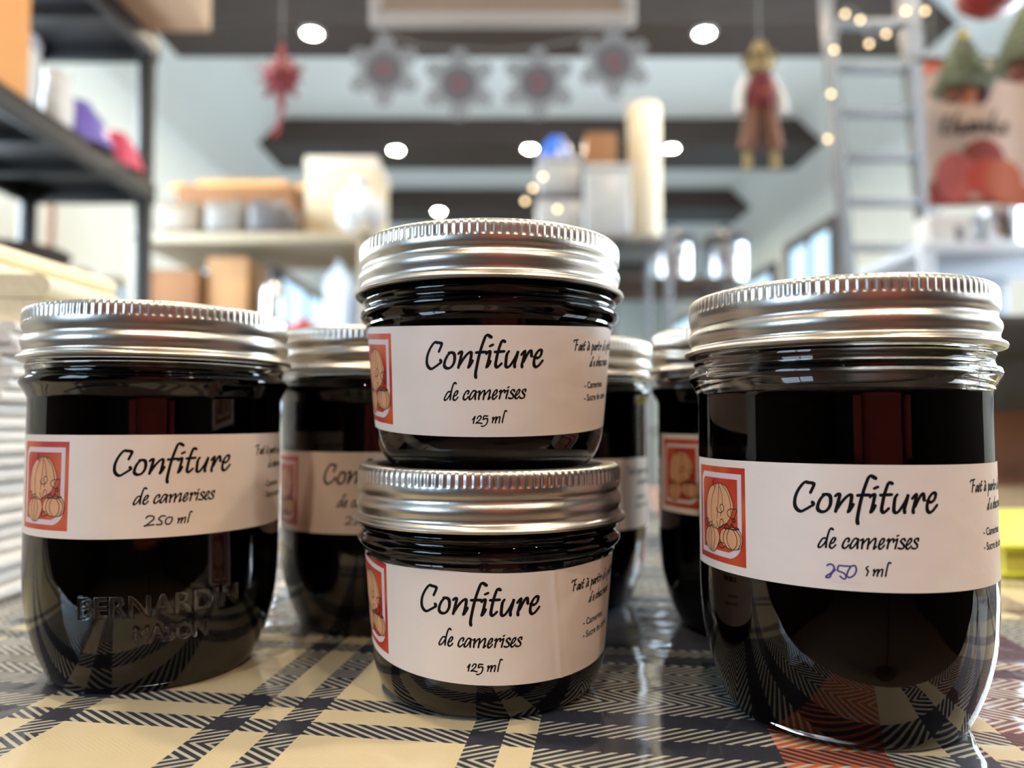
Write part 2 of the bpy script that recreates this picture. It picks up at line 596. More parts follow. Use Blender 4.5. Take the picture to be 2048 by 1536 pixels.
OUT_L = [(0, .8), (18, .8), (22, .6), (24, .15), (25, 0), (26.1, .5), (27.4, 2.4), (29.8, 8), (31.6, 14), (32.7, 20), (33.25, 27), (33.4, 34), (33.4, 50), (33.4, 66),
         (33.4, 75), (33.7, 76.6), (34.6, 78.3), (35.4, 79.6), (35.5, 80.6), (35.1, 81.5), (34.2, 82.0), (33.9, 83.0), (34.3, 84.0), (34.3, 84.8), (33.8, 85.6), (33.7, 90), (33.7, 97), (33.2, 98.3), (32.2, 98.9)]
IN_L = [(31.3, 98.6), (30.8, 97.6), (30.7, 90), (30.7, 82), (30.8, 76), (30.9, 60), (30.9, 34), (30.6, 26), (30.0, 17), (28.6, 10.5), (27.0, 6.0), (25.0, 3.5), (22, 2.4), (12, 2.1), (0, 2.1)]
OUT_S = [(0, .8), (18, .8), (22, .6), (24.4, .1), (25.4, 0), (26.8, .7), (28.4, 2.4), (29.7, 5), (30.5, 8), (31.1, 14), (32.0, 24), (32.85, 34), (33.0, 35.4), (33.5, 36.3), (33.4, 37.0),
         (34.4, 38.0), (35.0, 39.0), (34.9, 40.0), (34.1, 40.7), (33.8, 41.6), (34.3, 42.4), (34.3, 43.0), (33.7, 43.8), (33.6, 48), (33.6, 55.4), (33.2, 56.6), (32.2, 57.1)]
IN_S = [(31.3, 56.8), (30.8, 56), (30.7, 48), (30.6, 40), (30.2, 34), (29.4, 24), (28.6, 14), (27.9, 7.6), (26.6, 4.6), (24.5, 2.9), (20, 2.2), (10, 2.1), (0, 2.1)]


def sm(prof, step=.7):
    out = []
    for i, p in enumerate(spline(prof, step)):
        out.append((max(0.0, p.x), p.y))
    out[0] = prof[0]
    out[-1] = prof[-1]
    return out


def mm(mb):
    mb.v = [(a * MM, b * MM, c * MM) for a, b, c in mb.v]
    return mb


def glass_mesh(o, i, nm):
    return mm(MB().lathe(sm(o) + sm(i), 128)).mesh(nm, M_GLASS)


def jam_mesh(i, top, nm):
    """the filling: a hair wider than the inside of the glass so that no air film shows"""
    p = [(r + .12 if r > 0 else 0, z - .12) for r, z in sm(i)[::-1] if z < top]
    p = p + [(p[-1][0], top - .5), (p[-1][0] - .6, top), (0, top)]
    return mm(MB().lathe(p, 96)).mesh(nm, M_JAM)


def jam_rf(z):
    return z


LID_H = 14.4
LID = [(33.9, 12.5, 0), (34.35, 12, 0), (34.4, 8.6, 0), (34.1, 7.3, 0), (34.5, 5, 0), (34.4, 2.2, 0), (34.7, 1.2, 0), (35.2, .45, 0), (35.75, .02, 0), (36.3, .2, 0), (36.5, .75, 0), (36.3, 1.25, 0),
       (35.65, 1.65, 0), (35.15, 2.1, 0), (34.95, 2.7, 0), (35.0, 3.3, 0), (35.3, 4.0, 0), (35.48, 4.7, 0), (35.52, 5.3, 0), (35.38, 5.95, 0), (35.0, 6.55, 0), (34.76, 7.05, 0), (34.68, 7.5, 0), (34.78, 7.95, 0), (35.05, 8.4, 0),
       (35.25, 8.9, 0), (35.32, 9.5, 0), (35.32, 10.1, 0), (35.3, 10.35, .15), (35.22, 10.6, 1), (35.2, 11.2, 1), (35.2, 12.2, 1), (35.15, 12.9, 1), (35.0, 13.5, .8), (34.7, 13.95, .45), (34.3, 14.25, .12),
       (33.8, 14.4, 0), (33, 14.4, 0), (31, 14.3, 0), (30.2, 14.2, 0), (30.0, 14.0, 0), (30.2, 13.8, 0)]
RIBS = 118


def lid_mesh():
    seg = RIBS * 6
    n = len(LID)
    vs, fs = [], []
    for k in range(seg):
        a = 2 * math.pi * k / seg
        fr = k / seg
        hel = (fr - .5) * 1.5 if fr < .93 else (.43 - (fr - .93) / .07 * .93) * 1.5
        rib = math.cos(2 * math.pi * RIBS * fr)
        rib = (abs(rib) ** .8) * (1 if rib > 0 else -1)
        for j, (r, z, kn) in enumerate(LID):
            w = 0.0
            if j > 11 and z < 9.6:
                w = max(0, min(1, (z - 1.7) / 2.0)) * max(0, min(1, (9.6 - z) / 1.6))
            rr = r + kn * .12 * rib
            vs.append((rr * math.cos(a), rr * math.sin(a), z + hel * w))
    for k in range(seg):
        k2 = (k + 1) % seg
        for i in range(n - 1):
            fs.append((k * n + i, k2 * n + i, k2 * n + i + 1, k * n + i + 1))
    mb = MB()
    mb.add(vs, fs)
    me = mm(mb).mesh('screw_band', M_LID)
    return me


ME_GL, ME_GS = glass_mesh(OUT_L, IN_L, 'glass_jar_tall'), glass_mesh(OUT_S, IN_S, 'glass_jar_short')
ME_JL, ME_JLow, ME_JS = jam_mesh(IN_L, 84.0, 'jam_full'), jam_mesh(IN_L, 77.5, 'jam_lower'), jam_mesh(IN_S, 46.0, 'jam_short')
ME_BAND = lid_mesh()
ME_DISC = mm(MB().lathe([(0, 13.55), (22, 13.55), (24, 13.2), (26, 13.2), (28, 13.75), (31.5, 13.78), (33.6, 13.7), (33.8, 13.0), (33.8, 12.7), (0, 12.7)], 96)).mesh('lid_disc', M_DISC)

GC = {'C': [[(4.23,19.73),(4.81,20.99),(4.94,21.57),(4.49,21.77),(3.76,21.83),(3.34,21.92),(2.67,21.44),(1.72,20.04),(1.1,18.4),(1.04,16.92),(1.52,16.03),(2.29,15.71),(3.22,16.19),(4.22,16.86),(4.76,17.23),(4.63,17.7)]],'o': [[(7.1,19.51),(6.31,18.7),(5.75,17.52),(5.59,16.49),(5.99,15.98),(6.7,15.88),(7.48,16.35),(8.03,17.38),(8.15,18.56),(7.95,19.29),(7.41,19.51),(6.71,19.44)]],'n': [[(9.03,19.21),(9.48,19.65),(9.86,19.51),(9.63,18.41),(9.25,16.94),(9.02,16.06)],[(9.32,16.65),(10.16,17.97),(11.06,19.07),(11.74,19.58),(12.08,19.43),(12.03,18.56),(11.73,17.09),(11.43,16.07),(11.95,16.8),(12.4,17.68)]],'f': [[(16.67,23.08),(15.94,23.51),(15.43,23.3),(14.91,22.06),(14.32,20.31),(13.8,18.41),(13.36,16.36),(13.06,14.61),(13.13,13.8)],[(13.22,19.5),(14.32,19.61),(15.5,19.65)]],'i': [[(15.57,19.21),(16.08,19.72),(16.45,19.65),(16.23,18.41),(15.86,16.95),(15.64,16.14),(16.08,16.66),(16.52,17.53)],[(16.38,20.98),(16.74,21.15),(17.11,21.33)]],'t': [[(19.83,22.06),(19.24,22.21),(18.8,21.33),(18.28,19.72),(17.92,18.12),(17.69,16.66),(18.06,16.14),(18.58,16.51),(19.09,17.02)],[(17.55,19.65),(18.58,19.72),(19.69,19.8)]],'u': [[(20.8,19.8),(20.35,19.14),(20.13,17.82),(20.06,16.51),(20.5,16.14),(21.17,16.65),(22.15,18.12),(22.83,19.44),(22.98,19.88),(22.6,18.41),(22.15,16.94),(22.15,16.21)]],'r': [[(23.74,19.0),(24.43,19.8),(24.67,19.73),(24.28,18.26),(23.9,16.79),(23.9,16.2)],[(24.28,17.38),(25.06,18.85),(25.76,19.88),(26.15,19.81),(26.23,18.7)]],'e': [[(26.95,18.48),(27.76,18.26),(28.49,18.77),(28.82,19.74),(28.57,20.11),(28.0,19.96),(27.27,19.0),(26.87,17.67),(26.88,16.63),(27.36,16.19),(28.09,16.55),(29.08,17.66)]]}
GD = {'d': [[(7.08,10.41),(6.54,10.4),(5.99,9.68),(5.6,8.85),(5.7,8.44),(6.09,8.6),(6.7,9.28),(7.19,10.1)],[(8.44,12.34),(8.06,12.54),(7.68,11.84),(7.36,10.71),(7.14,9.59),(7.02,8.57)]],'e': [[(7.94,9.4),(8.48,9.66),(8.85,10.32),(8.75,10.63),(8.43,10.52),(8.0,9.8),(7.78,9.09),(7.83,8.63),(8.21,8.48),(8.58,8.79),(8.9,9.2)]],'c': [[(11.26,9.93),(11.47,10.39),(11.31,10.7),(10.9,10.54),(10.48,9.93),(10.22,9.22),(10.27,8.76),(10.63,8.61),(11.1,9.02),(11.36,9.33)]],'a': [[(13.17,10.55),(12.55,10.7),(11.93,9.84),(11.62,9.02),(11.72,8.67),(12.09,8.82),(12.65,9.54),(13.19,10.5)],[(13.22,10.55),(13.01,9.54),(12.96,8.72)]],'m': [[(13.58,10.35),(13.99,10.66),(14.04,10.45),(13.88,9.54),(13.78,8.73)],[(13.93,9.54),(14.49,10.35),(15.0,10.76),(15.16,10.56),(15.0,9.64),(14.85,8.73)],[(15.05,9.54),(15.61,10.25),(16.23,10.86),(16.43,10.66),(16.27,9.74),(16.02,8.73),(16.53,9.24)]],'e2': [[(17.14,9.54),(17.65,9.84),(18.01,10.45),(17.96,10.86),(17.6,10.76),(17.19,10.05),(16.99,9.34),(17.09,8.83),(17.44,8.83),(18.06,9.54)]],'r': [[(18.57,10.45),(18.93,10.85),(18.93,10.45),(18.72,9.53),(18.57,8.87)],[(18.77,9.84),(19.18,10.44),(19.59,10.85),(19.85,10.75),(19.8,10.24)]],'i': [[(20.11,10.54),(20.52,10.84),(20.57,10.64),(20.31,9.73),(20.11,8.91)],[(20.52,11.43),(20.67,11.5),(20.85,11.59)]],'s': [[(22.08,10.53),(21.97,10.88),(21.55,10.84),(21.24,10.43),(21.5,10.02),(21.82,9.61),(21.76,9.1),(21.24,8.9),(20.73,9.01)]],'e3': [[(22.39,9.6),(22.92,9.9),(23.34,10.51),(23.29,10.92),(22.92,10.82),(22.5,10.11),(22.29,9.5),(22.34,8.99),(22.71,8.89),(23.34,9.49)]],'s2': [[(24.73,10.49),(24.78,10.95),(24.3,10.91),(23.98,10.56),(24.19,10.09),(24.51,9.68),(24.46,9.17),(23.98,8.92),(23.45,9.03)]]}
G125 = {'1': [[(12.33,3.99),(12.85,4.71),(12.95,4.76),(12.69,3.94),(12.54,3.18)]],'2': [[(13.41,4.25),(13.77,4.81),(14.18,4.87),(14.33,4.56),(13.97,3.95),(13.15,3.23),(13.67,3.29),(14.53,3.14)]],'5': [[(15.86,4.87),(15.4,4.89),(15.0,4.87),(14.84,4.16),(14.89,4.05),(15.4,4.31),(15.81,4.16),(15.81,3.65),(15.5,2.93),(14.89,2.53),(14.43,2.53)]]}
GML = {'m': [[(16.93,4.36),(17.13,4.61),(17.08,3.95),(16.93,3.34)],[(17.08,3.85),(17.64,4.56),(17.9,4.56),(17.75,3.95),(17.64,3.28)],[(17.8,3.84),(18.26,4.55),(18.67,4.65),(18.67,4.24),(18.46,3.28)]],'l': [[(20.26,5.96),(19.9,6.07),(19.64,5.25),(19.44,4.44),(19.23,3.32)]]}
G250R = {'2': [[(7.2,4.86),(7.62,5.17),(8.23,5.06),(8.52,4.53),(8.31,3.86),(7.78,3.26),(6.95,2.63),(7.05,2.37),(7.67,2.54),(7.99,3.28),(8.72,4.11)]],'5': [[(11.47,5.03),(10.46,4.99),(9.45,4.99),(9.18,4.26),(9.22,3.93),(10.23,3.58),(10.67,3.06),(10.61,2.51),(10.2,2.37),(9.61,2.87)]],'0': [[(11.67,4.99),(11.04,3.85),(10.92,2.97),(11.42,2.74),(12.23,3.28),(12.66,4.29),(12.47,5.15),(11.87,5.11)]],'5r': [[(14.94,5.17),(14.53,4.83),(14.86,4.19),(14.75,3.76),(14.54,3.26)]]}
G250L = {'2': [[(8.52,4.99),(8.85,5.42),(9.5,5.53),(10.24,5.28),(10.25,4.69),(9.67,4.14),(8.95,3.52),(8.37,3.04),(8.17,3.12),(9.16,3.22),(10.35,3.3)]],'5': [[(12.84,5.28),(12.3,5.42),(11.77,5.2),(11.38,4.63),(11.79,4.24),(12.14,3.78),(11.95,3.28),(11.28,3.25),(10.88,3.27)]],'0': [[(14.4,4.89),(13.59,4.94),(13.06,4.46),(12.94,3.73),(13.36,3.19),(13.96,3.37),(14.42,4.08),(14.47,4.81)]]}
GP = {'big': [(-21.04,19.88),(-23.48,18.88),(-25.24,16.32),(-25.77,12.95),(-25.04,10.7),(-23.29,9.76),(-20.07,9.52),(-18.39,10.42),(-15.98,11.73),(-14.29,15.03),(-15.08,17.45),(-16.32,19.26),(-17.58,19.96),(-19.59,20.22)],'lobe1': [(-20.48,19.95),(-22.64,16.42),(-23.07,13.08),(-22.45,10.22)],'lobe2': [(-18.39,20.08),(-16.27,18.24),(-15.24,15.82),(-15.06,13.59)],'lobe3': [(-19.41,20.14),(-19.74,16.51),(-20.39,11.97)],'lobe4': [(-19.76,20.14),(-18.46,18.19),(-17.99,15.34)],'stem': [(-21.39,19.25),(-22.04,20.06),(-21.68,20.8)],'sl': [(-24.69,9.47),(-26.17,7.92),(-26.29,6.03),(-25.05,4.46),(-23.32,3.87),(-21.64,4.09),(-20.21,5.62),(-19.43,7.5),(-20.05,9.11),(-21.61,9.95),(-23.3,9.97)],'sl1': [(-23.5,9.64),(-24.76,7.18),(-23.55,3.95)],'sl2': [(-22.43,9.91),(-21.45,7.39),(-22.46,4.03)],'sl3': [(-22.85,9.89),(-23.11,7.29),(-23.11,3.99)],'sr': [(-17.1,10.06),(-18.66,9.18),(-19.25,7.51),(-18.18,6.14),(-16.29,5.52),(-14.3,5.41),(-12.47,5.88),(-11.76,7.01),(-11.7,8.63),(-12.63,10.01),(-14.5,10.36)],'sr1': [(-15.61,10.02),(-16.56,8.25),(-16.18,6.44),(-15.13,5.48)],'sr2': [(-14.49,10.06),(-13.35,8.37),(-13.41,6.55),(-14.3,5.51)],'sr3': [(-16.5,10.09),(-17.81,8.4),(-17.73,6.78),(-16.59,5.61)],'sr4': [(-13.95,10.17),(-12.33,8.81),(-12.14,7.2),(-12.98,5.76)],'leafr': [(-17.57,10.04),(-16.53,10.9),(-15.34,10.33),(-14.82,11.26),(-14.23,10.47),(-12.64,10.31),(-14.21,9.96),(-15.61,10.02),(-17.09,9.86)],'leaft': [(-16.03,12.95),(-16.37,13.75),(-15.52,14.49),(-14.41,14.62),(-13.21,14.75),(-13.43,13.84),(-13.8,13.02),(-14.59,12.38),(-15.59,12.76)],'leafr2': [(-14.59,12.38),(-13.91,12.4),(-13.75,11.8),(-14.56,11.78)],'vine1': [(-20.53,14.43),(-20.3,13.62),(-18.88,13.36),(-17.61,14.12),(-17.82,15.14),(-18.48,15.32),(-19.12,14.69),(-18.56,13.68),(-18.84,12.65)],'vine2': [(-20.53,11.14),(-20.1,10.13),(-19.38,9.96),(-18.96,11.62),(-18.14,11.86),(-17.78,11.05),(-18.38,10.21),(-19.72,9.64)],'leafl': [(-26.34,9.78),(-26.72,10.6),(-24.84,11.33),(-24.26,10.33),(-22.92,10.81),(-23.29,9.76),(-24.68,9.37),(-25.76,9.61)],'leafb': [(-19.86,5.84),(-18.86,6.51),(-17.23,6.19),(-18.14,5.33),(-19.48,5.36)]}


# ---- pen strokes and prints, drawn in label millimetres (u along the label from the capital C, v up from its lower edge)
def ribbon(pts, a=.62, b=.36, ang=R(38), step=.16, taper=False):
    """one stroke of a broad pen as a strip of quads with rounded ends"""
    P = spline(pts, step)
    vs, fs = [], []
    n = len(P)
    for i, p in enumerate(P):
        d = P[min(i + 1, n - 1)] - P[max(i - 1, 0)]
        th = math.atan2(d.y, d.x)
        w = .5 * math.hypot(a * math.sin(th - ang), b * math.cos(th - ang))
        if taper:
            w *= .75
        nx, ny = -math.sin(th) * w, math.cos(th) * w
        vs += [(p.x + nx, p.y + ny), (p.x - nx, p.y - ny)]
        if i:
            k = 2 * i
            fs.append((k - 2, k - 1, k + 1, k))
    for e in (0, n - 1):
        c = P[e]
        w = .5 * (Vector(vs[2 * e]) - Vector(vs[2 * e + 1])).length
        o = len(vs)
        vs.append((c.x, c.y))
        for q in range(8):
            vs.append((c.x + w * math.cos(q * math.pi / 4), c.y + w * math.sin(q * math.pi / 4)))
        fs += [(o, o + 1 + q, o + 1 + (q + 1) % 8) for q in range(8)]
    return vs, fs


def fill(poly, row=.22, cell=.55):
    """scanline fill of a closed outline by small quads, so that it can bend with the glass"""
    ys = [p[1] for p in poly]
    y0, y1 = min(ys), max(ys)
    n = max(1, int((y1 - y0) / row))
    vs, fs = [], []
    def cuts(y):
        xs = []
        for i in range(len(poly)):
            (xa, ya), (xb, yb) = poly[i], poly[(i + 1) % len(poly)]
            if (ya <= y) != (yb <= y):
                xs.append(xa + (y - ya) / (yb - ya) * (xb - xa))
        return sorted(xs)
    h = (y1 - y0) / n
    for i in range(n):
        ya = y0 + h * i
        c = cuts(ya + h / 2)
        for j in range(0, len(c) - 1, 2):
            k = max(1, int((c[j + 1] - c[j]) / cell))
            o = len(vs)
            for q in range(k + 1):
                xx = c[j] + (c[j + 1] - c[j]) * q / k
                vs += [(xx, ya), (xx, ya + h)]
            fs += [(o + 2 * q, o + 2 * q + 2, o + 2 * q + 3, o + 2 * q + 1) for q in range(k)]
    return vs, fs


def rect(x0, y0, x1, y1, cell=.55):
    return fill([(x0, y0), (x1, y0), (x1, y1), (x0, y1)], row=1.2, cell=cell)


def rounded(x0, y0, x1, y1, tl, tr, br, bl):
    out = []
    for cx, cy, r, a0 in ((x1 - tr, y1 - tr, tr, 0), (x0 + tl, y1 - tl, tl, 90), (x0 + bl, y0 + bl, bl, 180), (x1 - br, y0 + br, br, 270)):
        for k in range(9):
            a = R(a0 + k * 90 / 8)
            out.append((cx + r * math.cos(a), cy + r * math.sin(a)))
    return out


# small script alphabet, normalised to an x-height of one
def norm(strokes, base, xh):
    xs = [p[0] for st in strokes for p in st]
    x0 = min(xs)
    return [[((x - x0) / xh, (y - base) / xh) for x, y in st] for st in strokes]


GS = {k: norm(GD[k], 8.62, 1.98) for k in 'deca'}
GS.update({'m': norm(GD['m'], 8.72, 2.0), 'r': norm(GD['r'], 8.85, 2.0), 'i': norm(GD['i'], 8.9, 2.0), 's': norm(GD['s'], 8.9, 2.0)})
GS.update({k: norm(GC[k], 16.05, 3.5) for k in 'onutf'})
GS['l'] = norm(GML['l'], 3.3, 1.35)
GS['p'] = [[(.42, 1.25), (.3, .6), (.12, -.3), (0, -.95)], [(.2, .3), (.5, .85), (.8, 1.0), (.9, .75), (.75, .3), (.5, .05), (.22, .1)]]
GS['h'] = [[(.75, 2.1), (.6, 1.9), (.35, 1.2), (.12, .5), (0, 0)], [(.12, .4), (.45, .85), (.75, 1.0), (.82, .8), (.7, .3), (.65, 0)]]
GS['k'] = [[(.75, 2.1), (.6, 1.9), (.35, 1.2), (.12, .5), (0, 0)], [(.95, 1.0), (.5, .75), (.2, .5), (.5, .45), (.75, .1), (.95, 0)]]
GS['z'] = [[(.1, .95), (.75, .95), (.5, .55), (0, .05), (.35, .1), (.75, .02)]]
GS['F'] = [[(0, 1.75), (.1, 2.05), (.6, 2.1), (1.3, 2.2)], [(.85, 2.1), (.7, 1.3), (.5, .5), (.4, 0)], [(.6, 1.1), (.9, 1.15), (1.15, 1.15)]]
GS['\u00e0'] = GS['a'] + [[(.35, 1.75), (.55, 1.6), (.7, 1.4)]]


def script_text(txt, u, v, xh, gap=.16, space=.55, wide=1.0):
    out = []
    for ch in txt:
        if ch == ' ':
            u += space * xh
            continue
        g = GS[ch]
        w = max(p[0] for st in g for p in st)
        out += [[(u + x * xh * wide, v + y * xh) for x, y in st] for st in g]
        u += (w * wide + gap) * xh
    return out


def font_text(txt, u, v, size, sx=1.0):
    """plain sans lettering as triangles in the label plane"""
    cu = bpy.data.curves.new('sans', 'FONT')
    cu.body = txt
    cu.size = size
    cu.offset = .045
    ob = bpy.data.objects.new('sans', cu)
    me = bpy.data.meshes.new_from_object(ob)
    vs = [(u + p.co.x * sx, v + p.co.y) for p in me.vertices]
    fs = [tuple(f.vertices) for f in me.polygons]
    bpy.data.objects.remove(ob)
    bpy.data.meshes.remove(me)
    bpy.data.curves.remove(cu)
    return vs, fs


class Sheet:
    """maps label millimetres onto a jar wall"""
    def __init__(self, rf, s0, z0, tilt=0.0, cone=0.0, ridge=None):
        self.rf, self.s0, self.z0, self.tilt, self.cone, self.ridge = rf, s0, z0, tilt, cone, ridge

    def at(self, u, v, off):
        s = u + self.s0
        z = self.z0 + v + self.tilt * s + self.cone * s * s
        r = self.rf(z)
        th = s / r
        r += off
        if self.ridge:
            for (ru, wd, am, sl) in self.ridge:
                r += am * math.exp(-((u - ru - sl * (v - 12)) / wd) ** 2)
        return (r * math.sin(th) * MM, -r * math.cos(th) * MM, z * MM)

    def put(self, mb, geo, off, mi=0):
        vs, fs = geo
        mb.add([self.at(x, y, off) for x, y in vs], fs, mi)


LH = 25.8
PX0, PX1, PY0, PY1 = -30.4, -10.7, 1.9, 24.1


def make_label(parent, sh, amount, u_end, extra=None):
    lab = MB()
    n = int((u_end + 33.2) / .5)
    vs = []
    for k in range(n + 1):
        u = -33.2 + (u_end + 33.2) * k / n
        for j in range(9):
            vs.append((u, LH * j / 8))
    fs = [(k * 9 + j, (k + 1) * 9 + j, (k + 1) * 9 + j + 1, k * 9 + j + 1) for k in range(n) for j in range(8)]
    o_ = .07
    sh.put(lab, (vs, fs), o_)
    sh.put(lab, (vs, [f[::-1] for f in fs]), .0)
    # close the four edges so the paper has thickness
    nv = len(vs)
    edge = [k * 9 for k in range(n + 1)] + [n * 9 + j for j in range(1, 9)] + [k * 9 + 8 for k in range(n - 1, -1, -1)] + [j for j in range(7, 0, -1)]
    for a, b in zip(edge, edge[1:] + edge[:1]):
        lab.f.append((a, b, nv + b, nv + a))
        lab.m.append(0)
    lo = part('paper_label', lab, M_PAPER, parent, fix=True)

    # title, kind, amount, side text
    ink = MB()
    for g in GC.values():
        for st in g:
            sh.put(ink, ribbon(st, .85, .55), .10)
    part('title_lettering', ink, M_INK, lo, fix=False)
    ink = MB()
    for g in GD.values():
        for st in g:
            sh.put(ink, ribbon(st, .52, .33, step=.1), .10)
    part('subtitle_lettering', ink, M_INK, lo, fix=False)
    ink = MB()
    for g in GML.values():
        for st in g:
            if amount != '125':
                st = [(a - 1.1, b) for a, b in st]
            sh.put(ink, ribbon(st, .42, .28, step=.09), .10)
    if amount == '125':
        for g in G125.values():
            for st in g:
                sh.put(ink, ribbon(st, .42, .28, step=.09), .10)
    if amount == '250R':
        for st in G250R['5r']:
            sh.put(ink, ribbon(st, .40, .26, step=.09), .10)
    part('volume_lettering', ink, M_INK, lo, fix=False)
    if amount.startswith('250'):
        pen = MB()
        src = G250R if amount == '250R' else G250L
        for k, g in src.items():
            if k == '5r':
                continue
            for st in g:
                sh.put(pen, ribbon(st, .36, .36, step=.09), .13)
        part('handwritten_number', pen, M_INK_BLUE if amount == '250R' else [M_INK_GREY], lo, fix=False)
        if amount == '250R':
            pt = MB()
            sh.put(pt, rect(8.9, 1.7, 14.1, 6.3), .115)
            part('correction_patch', pt, mat('correction_paper', srgb(238, 224, 212), .45), lo, fix=False)
    ink = MB()
    for st in script_text('Fait \u00e0 partir de petits fruits', 38.2, 20.0, 1.18) + script_text('de chez nous', 44.6, 16.1, 1.12):
        sh.put(ink, ribbon(st, .44, .30, step=.09), .10)
    sh.put(ink, font_text('- Camerises', 42.4, 10.7, 2.3, .88), .10)
    sh.put(ink, font_text('- Sucre de canne', 42.4, 7.6, 2.3, .88), .10)
    part('side_lettering', ink, M_INK, lo, fix=False)

    # pumpkin picture
    pic = MB()
    sh.put(pic, rect(PX0, PY0, PX1, PY1), .09, 0)
    w, h = PX1 - PX0, PY1 - PY0
    sh.put(pic, fill(rounded(PX0 + .075 * w, PY0 + .06 * h, PX1 - .055 * w, PY1 - .065 * h, 2.2, .1, 4.4, .1)), .11, 1)
    sh.put(pic, fill(rounded(PX0 + .132 * w, PY0 + .118 * h, PX1 - .118 * w, PY1 - .122 * h, 1.7, .1, 3.6, .1)), .13, 0)
    for nm, off in (('big', .15), ('sl', .17), ('sr', .17)):
        sh.put(pic, fill([(p.x, p.y) for p in spline(GP[nm], .4, True)]), off, 2)
    for nm, pts in GP.items():
        cl = nm in ('big', 'sl', 'sr', 'leafr', 'leaft', 'leafr2', 'leafl', 'leafb')
        wd = .16 if nm in ('big', 'sl', 'sr') or nm[:2] in ('lo',) else .20
        if nm in ('leafr', 'stem', 'leafr2'):
            wd = .34
        pp = pts + [pts[0]] if cl else pts
        sh.put(pic, ribbon(pp, wd, wd, step=.15), .19, 3)
    part('pumpkin_picture', pic, [M_PIC, M_PIC_FRAME, M_PIC_PEACH, M_PIC_LINE], lo, fix=False)
    return lo


def rf_small(z):
    return 30.5 + (z - 8) * .0905


def rf_large(z):
    return 33.4


def jar(small, x, y, z, label_text, s0, z0, amount, lid_turn, tilt=0.0, ridge=None, jam=None, emboss=False, lean=(0, 0)):
    t = thing('jam_jar', label_text, 'jar', (x * MM, y * MM, z * MM + T), (lean[0], lean[1], 0), group='jars of dark jam on the plaid cloth')
    g = link('glass_body', ME_GS if small else ME_GL, t)
    link('jam_filling', jam or (ME_JS if small else ME_JL), t)
    H = 58.5 if small else 100.3
    b = link('screw_band', ME_BAND, t, (0, 0, (H - LID_H) * MM), (0, 0, lid_turn))
    link('lid_disc', ME_DISC, t, (0, 0, (H - LID_H) * MM))
    sh = Sheet(rf_small if small else rf_large, s0, z0, tilt, .0905 / (2 * 31.8) if small else 0.0, ridge)
    make_label(t, sh, amount, 88 if small else 120)
    if emboss:
        em = MB()
        sh2 = Sheet(lambda zz: 33.4 if zz > 34 else (32.7 + (zz - 20) * .045 if zz > 20 else 32.6), 0, 0)
        for txt, u, v, size, off in (('BERNARDIN', -4.0, 21.0, 7.6, .75), ('MASON', 9.0, 14.5, 5.4, .5)):
            cu = bpy.data.curves.new('emboss', 'FONT')
            cu.body = txt
            cu.size = size
            cu.extrude = .5
            cu.bevel_depth = .25
            cu.bevel_resolution = 2
            ob = bpy.data.objects.new('emboss', cu)
            me = bpy.data.meshes.new_from_object(ob)
            em.add([sh2.at(u + p.co.x * .94, v + p.co.y, off - .5 + p.co.z) for p in me.vertices], [tuple(f.vertices) for f in me.polygons])
            bpy.data.objects.remove(ob)
            bpy.data.meshes.remove(me)
            bpy.data.curves.remove(cu)
        part('embossed_lettering', em, M_GLASS, g)
    return t


jar(True, -6.1, 202.7, 0, 'small jam jar at the bottom of the stack of two, label creased', -16.4, 9.4, '125', 2.2, tilt=-.028,
    ridge=[(34.0, .5, .28, -.10), (36.5, 1.6, .10, -.1)])
jar(True, -6.1, 202.7, 58.15, 'small jam jar standing on the lid of another small jar', -15.4, 7.8, '125', 1.0)
jar(False, -103.2, 218.1, 0, 'tall jam jar at the left edge with raised lettering in the glass', 3.3, 40.4, '250L', 4.0, emboss=True)
jar(False, 80.8, 184.9, 0, 'tall jam jar nearest the camera at right, blue handwritten 250', -23.2, 34.9, '250R', 2.9, jam=ME_JLow)
jar(False, -48.5, 268.5, 0, 'tall jam jar standing behind, between the left jar and the stack', -12.4, 34.0, '250L', .6)
jar(False, 20.0, 297.0, 0, 'tall jam jar farthest back, half hidden by the small stacked jars', -14.0, 30.2, '250L', 5.2)
jar(False, 85.0, 259.0, 0, 'tall jam jar right behind the nearest right jar, pumpkin picture in view', -16.8, 39.6, '250L', 3.7)

# ------------------------------------------------------------------ things around and behind
# ---- pile of folded napkins at the left of the table
M_NAP = mat('white_napkin_cotton', srgb(226, 224, 220), 0.9, var=0.05, scale=60, bump=0.4, bscale=250)
M_NAP_CREAM = mat('cream_napkin_cotton', srgb(236, 224, 194), 0.9, var=0.05, scale=60, bump=0.4, bscale=250)
rnd = random.Random(7)


def napkin(w, d, h, folds, m, seed):
    """a folded cloth: layers joined by round folds on the aisle side"""
    q = random.Random(seed)
    mb = MB()
    lh = h / folds
    for k in range(folds):
        r = lh / 2 * .96
        dx = q.uniform(-.002, .002)
        pr = [(-w / 2, k * lh + .0002), (w / 2 - r + dx, k * lh + .0002)]
        for a in range(1, 8):
            t_ = -math.pi / 2 + a * math.pi / 8
            pr.append((w / 2 - r + dx + r * math.cos(t_), k * lh + lh / 2 + r * math.sin(t_)))
        pr += [(w / 2 - r + dx, (k + 1) * lh - .0002), (-w / 2, (k + 1) * lh - .0002)]
        mb.prism(pr, -d / 2 + q.uniform(0, .002), d / 2 - q.uniform(0, .002))
    return mb


